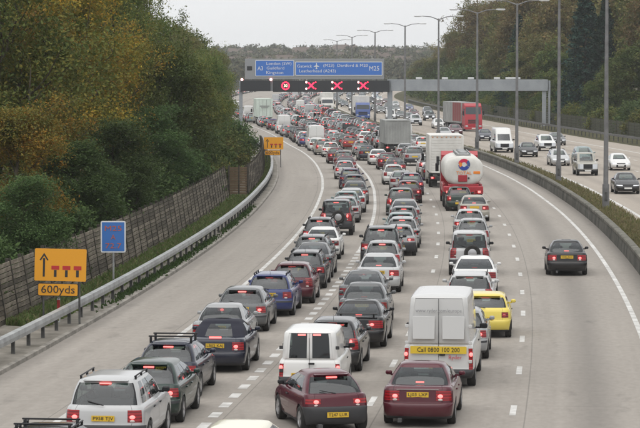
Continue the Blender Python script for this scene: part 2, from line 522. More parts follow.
def quads_mesh(name, V, mat, tri=False):
    """V: (n,4,3) array of leaf corners"""
    k = V.shape[1]
    n_ = V.shape[0]
    me = bpy.data.meshes.new(name)
    me.vertices.add(n_ * k)
    me.vertices.foreach_set('co', V.reshape(-1).astype(np.float32))
    me.loops.add(n_ * k)
    me.loops.foreach_set('vertex_index', np.arange(n_ * k, dtype=np.int32))
    me.polygons.add(n_)
    me.polygons.foreach_set('loop_start', np.arange(0, n_ * k, k, dtype=np.int32))
    me.update(calc_edges=True)
    me.materials.append(MATS[mat])
    return me
def grass_patch(name, sampler, count, hgt, mat, label, cat='grass', wid=0.05):
    P = np.array([sampler() for _ in range(count)])
    h = hgt * rng.uniform(.4, 1.25, count)
    a = rng.uniform(0, 2*np.pi, count)
    lean = rng.normal(0, .35, (count, 2)) * h[:, None]
    w = wid * rng.uniform(.6, 1.6, count)
    dx = np.stack([np.cos(a) * w, np.sin(a) * w, 0*a], 1)
    tip = P + np.stack([lean[:, 0], lean[:, 1], h], 1)
    mid = P + np.stack([lean[:, 0]*.35, lean[:, 1]*.35, h*.6], 1)
    V = np.stack([P - dx, P + dx, mid + dx*.8, tip], 1)
    V[:, 0] = P - dx
    o = link(name, quads_mesh(name, V, mat))
    return tag(o, label, cat, kind='stuff')
def s_verge():
    Y = 88 + 175 * rng.random() ** 1.3
    o = rng.uniform(-5.75, -4.4) if Y < 178 else rng.uniform(-4.7, -4.25)
    if Y < 96 and rng.random() < .75: o = rng.uniform(-5.8, -5.3)
    return road_pt(o + slip(Y), Y, 0.19)
grass_patch('grass', s_verge, 30000, 0.24, 'grass_green', 'green grass and weeds between the guard rail and timber fence')
def s_front():
    Y = rng.choice([104, 109, 118, 131, 147, 160]) + rng.normal(0, 3.5)
    return road_pt(rng.normal(-3.9, .12), Y, 0.11)
grass_patch('weeds', s_front, 2600, 0.13, 'weeds', 'low green weeds growing along the kerb under the guard rail', 'weeds')
def s_res():
    Y = 85 + 400 * rng.random() ** 1.7
    return road_pt(min(18.6, 16.5 + abs(rng.normal(0, 1.0))), Y, 0.12)
grass_patch('grass', s_res, 60000, 0.24, 'grass_dry', 'dry yellowish grass growing on the central reserve', wid=.028)

# --- guard rails
noise_tint(principled('galvanised', (0.33, 0.34, 0.34), 0.55, 0.3), (0.24, 0.245, 0.245), (0.40, 0.41, 0.41), 1.4, 6)
noise_tint(principled('steel_dark', (0.1, 0.1, 0.1), 0.6, 0.3), (0.045, 0.045, 0.045), (0.12, 0.12, 0.115), 2.5, 6)
noise_tint(principled('steel_grey', (0.25, 0.26, 0.27), 0.5, 0.2), (0.20, 0.205, 0.21), (0.29, 0.295, 0.30), 0.6, 5)
def guard_rail(off, y0, y1, pitch, label, beam_mat, height=0.40, z0=0.12, h=.25):
    o0 = off(y0) if callable(off) else off
    r = empty('guard_rail', road_pt(o0, y0))
    tag(r, label, 'guard rail')
    f0 = off if callable(off) else (lambda Y: off)
    a, b_, t = -.10, .10, h
    rails = [(lambda Y: f0(Y) + a, height), (lambda Y: f0(Y) + b_, height), (lambda Y: f0(Y) + b_ + .02, height + t*.5), (lambda Y: f0(Y) + b_, height + t),
             (lambda Y: f0(Y) + a, height + t), (lambda Y: f0(Y) + a, height)]
    child_static('beam', strip_mesh('beam', rails, ys(y0, y1, 3, 6), beam_mat, z0), r)
    pm = MB(); pm.box((0, 0, height/2 - .02), (.10, .12, height + .04)); pme = pm.mesh('post', ['steel_dark'])
    Y = y0 + .6
    while Y < y1:
        p = road_pt(f0(Y), Y, z0)
        o = link('post', pme, r, p - r.location, (0, 0, road_yaw(Y)))
        Y += pitch
    return r
guard_rail(lambda Y: -4.05 + slip(Y), 58, 330, 2.4, 'pale galvanised box-beam guard rail beside the left hard shoulder', 'galvanised')
guard_rail(39.4, 240, 700, 3.2, 'long dark guard rail beyond the opposite carriageway', 'steel_dark', .55, .1, .25)

# --- timber fences, board by board
noise_tint(principled('timber', (0.12, 0.105, 0.085), 0.95, spec=.15), (0.062, 0.053, 0.041), (0.165, 0.145, 0.115), 1.6, 7, stretch=(1, 1, 5))
n, l, b = nodes_of(MATS['timber'])
oi = n.new('ShaderNodeObjectInfo'); hs = n.new('ShaderNodeHueSaturation')
mr = n.new('ShaderNodeMapRange'); mr.inputs[3].default_value = .55; mr.inputs[4].default_value = 1.5
l.new(oi.outputs['Random'], mr.inputs[0]); l.new(mr.outputs[0], hs.inputs['Value'])
l.new(b.inputs['Base Color'].links[0].from_socket, hs.inputs['Color']); l.new(hs.outputs[0], b.inputs['Base Color'])
noise_tint(principled('timber_post', (0.05, 0.045, 0.04), 0.95, spec=.15), (0.03, 0.028, 0.024), (0.075, 0.068, 0.056), 2.0, 6)
noise_tint(principled('timber_brown', (0.12, 0.085, 0.055), 0.95, spec=.15), (0.085, 0.06, 0.04), (0.16, 0.115, 0.075), 1.6, 7, stretch=(1, 1, 5))
LEAN = math.radians(9)
def timber_fence(path, label, nb=12, bh=.165, board_mat='timber', span=2, lean=LEAN, z=0.22, extra_posts=True):
    """path: points along the base, one per post; boards run over `span` bays"""
    r = empty('timber_fence', path[0]); tag(r, label, 'fence')
    base = path[0]
    for i in range(0, len(path) - 1, span):
        p, q = path[i], path[min(i + span, len(path) - 1)]
        d = q - p; ln = d.length; yaw = math.atan2(d.y, d.x)
        rot = Matrix.Rotation(yaw, 3, 'Z') @ Matrix.Rotation(-lean, 3, 'X')
        key = round(ln, 1)
        if (key, bh, board_mat) not in BOARDS:
            bm_ = MB(); bm_.box((ln/2, 0, 0), (ln - .02, .035, bh - .022), bev=.008)
            BOARDS[(key, bh, board_mat)] = bm_.mesh('board', [board_mat])
        me = BOARDS[(key, bh, board_mat)]
        for k in range(nb):
            c = p + rot @ Vector((0, -.03 + random.uniform(-.008, .008), (k + .5) * bh)) - base
            o = link('board', me, r, c); o.rotation_euler = (Matrix.Rotation(random.uniform(-.002, .002), 3, 'Y') @ rot).to_euler()
    hh = nb * bh + .1
    pm = MB(); pm.box((0, .045, hh/2 - .15), (.12, .11, hh + .3), bev=.01); pm.box((0, -.065, hh/2), (.085, .03, hh), bev=.006)
    pme = pm.mesh('post', ['timber_post'])
    for i, p in enumerate(path):
        q = path[min(i + 1, len(path) - 1)] - path[max(i - 1, 0)]
        rot = Matrix.Rotation(math.atan2(q.y, q.x), 3, 'Z') @ Matrix.Rotation(-lean, 3, 'X')
        o = link('post', pme, r, p - base); o.rotation_euler = rot.to_euler()
    return r
BOARDS = {}
timber_fence([road_pt(-5.95, Y, .2) for Y in np.arange(66, 178.5, 2.24)], 'long grey weathered board fence behind the yellow sign, leaning back from the road')
timber_fence([road_pt(-5.95, 178.3, .2), road_pt(-5.3, 178.3, .2), road_pt(-4.72, 178.3, .2)], 'short brown board panel joining the two runs of grey fence', board_mat='timber_brown', lean=math.radians(2), span=2)
timber_fence([road_pt(-4.72 + slip(Y), Y, .16) for Y in np.arange(178.6, 262, 2.6)], 'farther grey board fence set close behind the guard rail', lean=math.radians(4), span=2)
noise_tint(principled('timber_green', (0.06, 0.062, 0.045), 0.95, spec=.15), (0.04, 0.044, 0.03), (0.085, 0.085, 0.06), 1.2, 7, stretch=(1, 1, 5))
timber_fence([road_pt(43.0, Y, .3) for Y in np.arange(250, 566, 4.5)][::-1], 'dark boarded noise fence below the trees beyond the opposite carriageway', nb=5, bh=.36, board_mat='timber_green', span=2, lean=0)
# ================================================================== TREES
noise_tint(principled('bark', (0.06, 0.05, 0.04), 0.95, spec=.1), (0.03, 0.026, 0.02), (0.10, 0.085, 0.065), 3, 6, stretch=(1, 1, .3))
OR1, OR2, YE, OLV, GRN, DRK, RUS = (0.30, 0.135, 0.020), (0.40, 0.20, 0.028), (0.34, 0.25, 0.035), (0.165, 0.155, 0.036), (0.095, 0.130, 0.036), (0.058, 0.092, 0.030), (0.17, 0.09, 0.032)
foliage_mat('leaf_orange', [OR1, YE, OLV, OR2, (0.22, 0.17, 0.03), OLV], .3, [OLV, GRN, (0.13, 0.13, 0.03)], .55)
foliage_mat('leaf_olive', [OLV, GRN, (0.12, 0.13, 0.03), (0.18, 0.15, 0.03)], .25, [GRN, DRK, OLV], .4)
foliage_mat('leaf_green', [GRN, DRK, (0.085, 0.12, 0.03), (0.05, 0.085, 0.024)], .25, [OLV, GRN, (0.11, 0.115, 0.03)], .3)
foliage_mat('leaf_dark', [DRK, (0.075, 0.112, 0.036), (0.042, 0.072, 0.026)], .3)
foliage_mat('leaf_russet', [(0.19, 0.13, 0.058), (0.16, 0.145, 0.058), (0.22, 0.15, 0.06), (0.13, 0.125, 0.058)], .3, [(0.17, 0.16, 0.05), (0.11, 0.13, 0.045), (0.22, 0.13, 0.05)], .25)
foliage_mat('leaf_far_olive', [(0.17, 0.16, 0.055), (0.12, 0.14, 0.045), (0.20, 0.17, 0.06)], .3, [(0.10, 0.13, 0.045), (0.20, 0.155, 0.06)], .25)
foliage_mat('needle', [(0.014, 0.038, 0.028), (0.020, 0.048, 0.034), (0.016, 0.040, 0.025)], .05)

def leaves(centres, spread, per, size, seed, flat=0.0):
    r = np.random.default_rng(seed)
    C = np.repeat(centres, per, axis=0)
    N = C.shape[0]
    sp = np.repeat(spread, per)[:, None]
    P = C + r.normal(0, 1, (N, 3)) * sp * np.array([1, 1, .75])
    nrm = r.normal(0, 1, (N, 3)); nrm[:, 2] = np.abs(nrm[:, 2]) + .5
    nrm /= np.linalg.norm(nrm, axis=1)[:, None]
    t = np.cross(nrm, r.normal(0, 1, (N, 3))); t /= np.linalg.norm(t, axis=1)[:, None]
    bt = np.cross(nrm, t)
    s = size * r.uniform(.6, 1.4, N)[:, None]
    bend = nrm * s * r.uniform(-.25, .25, (N, 1))
    return np.stack([P - t*s, P + bt*s*.5 + bend, P + t*s, P - bt*s*.5 + bend], 1)

def limb_path(mb, p, d, ln, r, depth, tips, rr):
    q = p
    for k in range(4):
        d2 = (d + Vector((rr.uniform(-.25, .25), rr.uniform(-.25, .25), rr.uniform(-.05, .25)))).normalized()
        q2 = q + d2 * ln / 4
        r2 = r * (1 - .2 * (k + 1) / 1.25 * .9)
        mb.tube(q, q2, max(r * (1 - .2*k), .015), max(r * (1 - .2*(k+1)), .012), 6)
        tips.append((q2.copy(), k / 3))
        if depth > 0 and k >= 1:
            side = Vector((rr.uniform(-1, 1), rr.uniform(-1, 1), rr.uniform(-.1, .8))).normalized()
            limb_path(mb, q2, (d2 * .5 + side * .8).normalized(), ln * .5, r * .45, depth - 1, tips, rr)
        q, d = q2, d2

def make_tree(seed, height, rad, base_frac, mat, leaf, per, ncl, lobes=11):
    """trunk and limbs as one mesh, crown of leaves gathered in clumps on uneven lobes as another"""
    rr = random.Random(seed); r = np.random.default_rng(seed)
    mb = MB(); tips = []
    cb = height * base_frac
    p = Vector((0, 0, -.3)); r0 = .018 * height + .08
    n_ = 6
    for k in range(n_):
        q = Vector((rr.uniform(-.12, .12) * k * .6, rr.uniform(-.12, .12) * k * .6, height * .82 * (k + 1) / n_))
        mb.tube(p, q, r0 * (1 - .14 * k), r0 * (1 - .14 * (k + 1)), 8)
        if q.z > cb * .8:
            for _ in range(3):
                a = rr.uniform(0, 6.28)
                d = Vector((math.cos(a), math.sin(a), rr.uniform(.2, .8))).normalized()
                limb_path(mb, q, d, rad * rr.uniform(.55, .9), r0 * (1 - .14*(k+1)) * .5, 1, tips, rr)
        p = q
    H2 = (height - cb) / 2
    cen = np.array([0, 0, cb + H2])
    L = []
    for i in range(lobes):
        a = 2 * np.pi * (i * .618 + r.uniform(0, .2)); zz = r.uniform(-.8, .85)
        k = np.sqrt(max(.08, 1 - zz * zz)) * r.uniform(.45, .72)
        L.append((cen + np.array([np.cos(a) * rad * k, np.sin(a) * rad * k, zz * H2 * .8]), rad * r.uniform(.34, .55)))
    L.append((cen + np.array([0, 0, H2 * .6]), rad * .45))
    cl, sp = [], []
    for i in range(ncl):
        c, lr = L[r.integers(len(L))]
        d = r.normal(0, 1, 3); d /= np.linalg.norm(d)
        if d[2] < -.3 and r.random() < .6: d[2] *= -1
        q = c + d * lr * r.uniform(.62, 1.08) * np.array([1, 1, .85])
        if q[2] < .4: q[2] = r.uniform(.4, 1.2)
        cl.append(q); sp.append(rad * r.uniform(.055, .12))
    for tp, k in tips:
        if k > .3 and r.random() < .5:
            cl.append(np.array(tp)); sp.append(rad * .09)
    V = leaves(np.array(cl), np.array(sp), per, leaf, seed)
    return mb.mesh('trunk', ['bark']), quads_mesh('crown', V, mat)

def make_conifer(seed, height, rad, leaf, per):
    r = np.random.default_rng(seed)
    mb = MB(); mb.tube((0, 0, -.3), (0, 0, height * .97), .28, .03, 8)
    cl, sp = [], []
    z = height * .06
    while z < height:
        k = 1 - z / height
        R = rad * (k ** .8) * r.uniform(.85, 1.1)
        nb = max(4, int(9 * k + 4)); a0 = r.uniform(0, 6)
        for i in range(nb):
            a = a0 + 2*np.pi*i/nb + r.normal(0, .12); Ri = R * r.uniform(.75, 1.12)
            mb.tube((0, 0, z), (math.cos(a)*Ri*.9, math.sin(a)*Ri*.9, z - Ri*.18), .035, .012, 4)
            for t in (.45, .7, .9, 1.0):
                cl.append(np.array([math.cos(a)*Ri*t, math.sin(a)*Ri*t, z - Ri*.2*t + r.normal(0, .1)])); sp.append(.16 + .2*k*(t))
        z += height * .028 * (1 + .6*k)
    V = leaves(np.array(cl), np.array(sp), per, leaf, seed)
    return mb.mesh('trunk', ['bark']), quads_mesh('crown', V, 'needle')

def make_bush(seed, height, rad, mat, leaf, per, ncl):
    rr = random.Random(seed); r = np.random.default_rng(seed)
    mb = MB()
    for k in range(7):
        a = rr.uniform(0, 6.28); e = rr.uniform(.3, .8) * rad
        mb.tube((math.cos(a)*.1, math.sin(a)*.1, -.1), (math.cos(a)*e, math.sin(a)*e, height*rr.uniform(.5, .85)), .035, .01, 5)
    cl, sp = [], []
    for i in range(ncl):
        d = r.normal(0, 1, 3); d /= np.linalg.norm(d); d[2] = abs(d[2])
        k = r.uniform(.55, 1.02)
        cl.append(np.array([d[0]*rad*k*r.uniform(.8, 1.15), d[1]*rad*k*r.uniform(.8, 1.15), .15 + d[2]*height*.9*k])); sp.append(rad * r.uniform(.08, .15))
    return mb.mesh('stem', ['bark']), quads_mesh('foliage', leaves(np.array(cl), np.array(sp), per, leaf, seed), mat)

def plant_tree(kind, X, Y, z, scale, rotz, label, group=None, cat='tree'):
    name = {'c': 'conifer_tree', 'b': 'shrub'}.get(kind[0], 'broadleaf_tree')
    t = empty(name, (X, Y, z), rotz); t.scale = (scale[0], scale[0], scale[1])
    me = TREE[kind]
    link('stem' if kind[0] == 'b' else 'trunk', me[0], t); link('foliage' if kind[0] == 'b' else 'crown', me[1], t)
    return tag(t, label, cat, group)
TREE = {
    'orange1': make_tree(11, 13, 4.3, .10, 'leaf_orange', .085, 48, 900, 13),
    'orange2': make_tree(12, 11, 3.6, .08, 'leaf_orange', .085, 48, 760, 12),
    'olive1': make_tree(21, 13, 4.4, .10, 'leaf_olive', .092, 46, 860, 13),
    'olive2': make_tree(22, 15, 4.0, .14, 'leaf_olive', .092, 46, 860, 13),
    'green1': make_tree(31, 14, 4.5, .08, 'leaf_green', .092, 46, 900, 14),
    'green2': make_tree(32, 12, 3.8, .08, 'leaf_green', .092, 46, 800, 12),
    'dark1': make_tree(41, 11, 3.6, .05, 'leaf_dark', .092, 46, 800, 12),
    'far_rus': make_tree(51, 20, 6.0, .10, 'leaf_russet', .24, 26, 800, 15),
    'far_olive': make_tree(52, 20, 6.2, .10, 'leaf_far_olive', .24, 26, 800, 15),
    'far_green': make_tree(53, 19, 6.0, .06, 'leaf_green', .24, 26, 800, 14),
    'far_dark': make_tree(54, 18, 5.6, .05, 'leaf_green', .24, 26, 800, 14),
    'conifer': make_conifer(61, 20, 4.4, .24, 15),
    'bush_green': make_bush(71, 2.6, 1.9, 'leaf_green', .10, 26, 260),
    'bush_dark': make_bush(72, 3.4, 2.2, 'leaf_dark', .11, 26, 300),
    'bush_olive': make_bush(73, 2.4, 2.0, 'leaf_olive', .10, 26, 260),
}
def at_px(px, Y):                                       # X of a photo column at distance Y
    return (px - CX) * (Y * math.cos(PITCH)) / F_PX
tr_rng = random.Random(5)
def tpx(kind, px, Y, s=(1, 1), label='', group=None, z=None):
    X = at_px(px, Y)
    zz = 0.5 if X < 0 else 2.5
    return plant_tree(kind, X, Y, zz if z is None else z, s, tr_rng.uniform(0, 6.28), label, group)

# left wood: (kind, photo column, distance, scale, label)
LEFTG = 'trees of the wood behind the timber fence'
LT = [
 ('orange1', 70, 138, (.95, 1.0), 'big orange and yellow autumn tree behind the yellow roadworks sign'),
 ('orange2', 22, 128, (.85, .98), 'orange autumn tree at the left edge of the picture'),
 ('orange2', 108, 152, (.8, .95), 'yellowish autumn tree on the right side of the big orange one'),
 ('orange2', 14, 110, (.66, .62), 'low golden-leaved tree in front of the orange tree at the left edge'),
 ('dark1', 70, 118, (.62, .46), 'dark green low tree right behind the fence and yellow sign'),
 ('dark1', 112, 132, (.66, .52), 'dark green low tree behind the blue sign'),
 ('dark1', 20, 100, (.5, .38), 'small dark tree above the fence at the left picture edge'),
 ('green1', 112, 172, (.85, 1.08), 'tall green tree directly right of the orange tree'),
 ('olive2', 126, 190, (.82, 1.0), 'tall olive tree whose top meets the sky left of the gantry'),
 ('green2', 160, 165, (.85, .85), 'green tree standing in the middle of the left wood'),
 ('green1', 174, 205, (.74, .74), 'rounded green tree at the right side of the left wood'),
 ('olive1', 190, 222, (.72, .72), 'olive tree near the end of the first fence run'),
 ('green2', 205, 248, (.78, .80), 'green tree above the short brown fence panel'),
 ('dark1', 150, 152, (.7, .55), 'dark lower tree behind the middle of the board fence'),
 ('dark1', 188, 190, (.7, .5), 'dark lower tree above the far end of the board fence'),
 ('olive1', 208, 285, (.75, .76), 'olive tree just left of the gantry leg'),
 ('far_olive', 190, 335, (.45, .64), 'taller thin-topped tree behind the wood against the sky'),
 ('far_green', 178, 340, (.62, .74), 'green tree rising behind the left wood against the sky'),
 ('far_dark', 203, 385, (.5, .60), 'dark tree near the left gantry leg'),
 ('far_olive', 210, 430, (.55, .58), 'olive tree behind the left gantry leg'),
 ('far_green', 216, 500, (.55, .58), 'hazy green tree beside the exit slip road'),
]
for k, px, Y, s, lab in LT:
    tpx(k, px, Y, s, lab, LEFTG)
back = 'tree standing deeper in the left wood behind the front trees'
for px, Y, k in [(-10, 150, 'green1'), (40, 175, 'olive2'), (90, 195, 'green1'), (10, 185, 'green2'), (60, 215, 'olive2'), (104, 225, 'green1'), (118, 240, 'olive1'), (-5, 120, 'olive1'), (128, 265, 'green2'), (105, 262, 'olive2')]:
    tpx(k, px, Y, (1.05, 1.15), back, 'trees deeper in the left wood')
for i, (px, Y, k, s) in enumerate([(195, 188, 'bush_green', 1.0), (204, 200, 'bush_olive', 1.0), (213, 208, 'bush_green', 1.1), (222, 222, 'bush_olive', 1.1), (228, 238, 'bush_green', 1.2), (236, 255, 'bush_dark', 1.1),
                      (240, 275, 'bush_olive', 1.2), (178, 172, 'bush_dark', 1.1), (160, 160, 'bush_green', 1.0), (140, 148, 'bush_dark', 1.0), (120, 136, 'bush_dark', .95), (100, 124, 'bush_dark', .9),
                      (80, 114, 'bush_dark', .85), (58, 106, 'bush_dark', .8), (36, 100, 'bush_dark', .8), (12, 95, 'bush_dark', .8), (-6, 90, 'bush_dark', .8), (232, 300, 'bush_green', 1.3), (243, 320, 'bush_olive', 1.2), (236, 345, 'bush_green', 1.4), (228, 375, 'bush_dark', 1.6)]):
    X = at_px(px, Y)
    X = min(X, road_pt((-6.2 if Y < 182 else -5.0) + slip(Y), Y).x - 2.35 * s)
    plant_tree(k, X, Y, 0.35, (s, s), i * 1.3, 'shrub growing at the edge of the left wood behind the fence', 'shrubs behind the timber fence', 'shrub')

# right wood, on the bank beyond the opposite carriageway
RT = [
 ('conifer', 585, 402, (1.12, 1.0), 'tall dark conifer right of the tallest lamp posts'),
 ('conifer', 605, 400, (.85, .90), 'slimmer dark conifer just right of the tall dark one'),
 ('conifer', 487, 480, (1.0, .86), 'dark conifer above the far end of the gantry'),
 ('far_rus', 530, 500, (1.0, 1.12), 'brownish autumn tree between the two groups of conifers'),
 ('far_olive', 512, 530, (.95, 1.08), 'olive tree right of the dark conifer above the gantry'),
 ('far_rus', 556, 460, (.9, 1.02), 'russet tree left of the tall dark conifer'),
 ('far_olive', 644, 400, (.8, 1.02), 'olive tree at the right edge of the picture'),
 ('far_rus', 660, 385, (.85, 1.0), 'russet tree cut by the right picture edge'),
 ('far_green', 620, 388, (.5, .5), 'green tree in front of the slim conifer'),
 ('far_rus', 472, 610, (1.0, 1.10), 'tall russet tree whose top meets the sky right of the lamp posts'),
 ('far_olive', 460, 690, (.85, .86), 'hazy olive tree at the left end of the right wood'),
 ('far_rus', 446, 760, (.8, .68), 'hazy low russet tree near the lamp post row'),
 ('far_green', 470, 590, (.75, .66), 'green tree in front of the tall russet one above the gantry beam'),
 ('far_dark', 545, 430, (.7, .62), 'dark low tree below the russet trees'),
 ('far_dark', 508, 470, (.75, .62), 'dark low tree behind the right gantry leg'),
 ('far_dark', 560, 412, (.55, .42), 'dark low tree in front of the tall conifer'),
 ('far_dark', 632, 375, (.7, .6), 'dark low tree at the right picture edge'),
 ('far_olive', 526, 450, (.7, .66), 'low olive tree beside the right gantry leg'),
 ('far_green', 602, 384, (.42, .34), 'small green tree under the two conifers'),
 ('far_olive', 500, 496, (.5, .36), 'low olive tree under the gantry conifer'),
 ('far_dark', 450, 600, (.75, .6), 'dark low tree behind the red lorry'),
 ('far_green', 428, 690, (.75, .58), 'hazy low green tree left of the red lorry'),
 ('far_olive', 415, 800, (.8, .55), 'hazy olive tree farthest along the right verge'),
 ('far_dark', 405, 900, (.9, .52), 'faint dark tree where the road vanishes'),
]
RIGHTG = 'trees of the wood beyond the opposite carriageway'
for k, px, Y, s, lab in RT:
    X = max(at_px(px, Y), road_pt(47, Y).x)
    off = X - ref(Y)
    plant_tree(k, X, Y, max(.3, min(4.2, .3 + (off - 43) * .17)) - .1, s, tr_rng.uniform(0, 6.28), lab, RIGHTG)
for px, Y, k in [(640, 430, 'far_rus'), (608, 465, 'far_olive'), (575, 500, 'far_green'), (545, 540, 'far_rus'), (515, 590, 'far_green'), (500, 600, 'far_rus'), (478, 660, 'far_olive'), (570, 470, 'far_rus'), (630, 440, 'far_olive'), (655, 400, 'far_green')]:
    plant_tree(k, at_px(px, Y), Y, 4.0, (1.0, 1.08), tr_rng.uniform(0, 6.28), 'tree standing deeper in the right wood behind the front row', 'trees deeper in the right wood')
for i in range(52):
    Y = 335 + i * 10 if i < 26 else 595 + (i - 25) * 15
    p = road_pt(45.2 + (i % 3) * .8 + (2.5 if i > 25 else 0), Y)
    bs = 1.3 if i < 22 else 2.2 + .5 * (i % 3)
    plant_tree(['bush_olive', 'bush_dark', 'bush_green'][i % 3], p.x, Y, .6, (bs, bs), i, 'shrub growing along the foot of the right wood', 'shrubs along the right fence', 'shrub')

# --- far wooded hillside with pale houses
def hill_z(X, Y):
    t = min(max((Y - 1150) / 1000, 0), 1)
    base = 9 * t * t * (3 - 2*t) + 4 * t
    return base + t * (3.0 * math.sin(X / 95 + .6) + 2.2 * math.sin(X / 41 + Y / 130)) + 2.0 * t * min(max(-X / 300, -.5), 1)
XS, YS2 = np.linspace(-520, 520, 53), np.linspace(1120, 2700, 50)
vs = [(x, y, hill_z(x, y) if y < 2300 else hill_z(x, 2300) - (y - 2300) * .03) for y in YS2 for x in XS]
vs = [(x, y, z - .05) for x, y, z in vs]
fs = [(j*53 + i, j*53 + i + 1, (j+1)*53 + i + 1, (j+1)*53 + i) for j in range(49) for i in range(52)]
hm = bpy.data.meshes.new('hill'); hm.from_pydata(vs, [], fs); hm.materials.append(MATS['hill_cover'])
hm.polygons.foreach_set('use_smooth', [True] * len(fs))
structure('hill', hm)
foliage_mat('leaf_far', [(0.050, 0.065, 0.026), (0.08, 0.068, 0.03), (0.058, 0.068, 0.03), (0.036, 0.055, 0.025)], .1, [(0.085, 0.07, 0.032), (0.045, 0.056, 0.028)], .02)
fr_ = np.random.default_rng(77)
cc, ss = [], []
for i in range(1700):
    Y = 1130 + 1150 * fr_.random()
    X = fr_.uniform(-.072, .075) * Y
    if Y < 1260 and abs(X - ref(min(Y, 1240)) - 17) < 36: continue
    R = fr_.uniform(3.5, 6.5); hh = fr_.uniform(7, 13)
    z = hill_z(X, Y)
    for k in range(11):
        d = fr_.normal(0, 1, 3); d /= np.linalg.norm(d); d[2] = abs(d[2])
        cc.append([X + d[0]*R*.8, Y + d[1]*R*.8, z + hh*.35 + d[2]*hh*.6]); ss.append(R * .2)
V = leaves(np.array(cc), np.array(ss), 12, .95, 78)
fw = link('distant_wood', quads_mesh('distant_wood', V, 'leaf_far'))
tag(fw, 'hazy autumn woodland covering the far hillside below the sky', 'woodland', kind='stuff')
principled('render_pale', (0.50, 0.48, 0.44), .8); principled('roof_tile', (0.10, 0.075, 0.062), .9); principled('pane_dark', (0.05, 0.06, 0.07), .2)
hb = MB(); hb.box((0, 0, 2.6), (10, 7.5, 5.2), 0)
hme = hb.mesh('wall', ['render_pale'])
rb = MB()
A_ = [(-5.4, -4.2, 5.2), (5.4, -4.2, 5.2), (5.4, 4.2, 5.2), (-5.4, 4.2, 5.2), (-5.4, 0, 8.4), (5.4, 0, 8.4)]
rb.add(A_, [(0, 1, 5, 4), (2, 3, 4, 5), (3, 0, 4), (1, 2, 5), (3, 2, 1, 0)]); rb.box((3.2, .4, 8.4), (.8, .8, 1.8))
rme = rb.mesh('roof', ['roof_tile'])
wb = MB(); wb.box((0, -3.77, 0), (1.5, .06, 1.3)); wme = wb.mesh('window', ['pane_dark'])
for i in range(20):
    Y = fr_.uniform(1350, 1880); px = fr_.uniform(225, 425)
    X = at_px(px, Y)
    h = empty('house', (X, Y, hill_z(X, Y) + fr_.uniform(1.5, 4.5)), fr_.uniform(-.5, .5))
    link('wall', hme, h); link('roof', rme, h)
    fb = MB(); fb.box((0, 0, -2.5), (9.9, 7.4, 5)); link('foundation', hme if i else fb.mesh('foundation', ['render_pale']), h, (0, 0, -4.9))
    for x, z in ((-3, 1.4), (3, 1.4), (-3, 3.9), (0, 3.9), (3, 3.9)): link('window', wme, h, (x, 0, z))
    tag(h, 'small pale house among the trees on the far hillside', 'house', 'houses on the far wooded hillside')
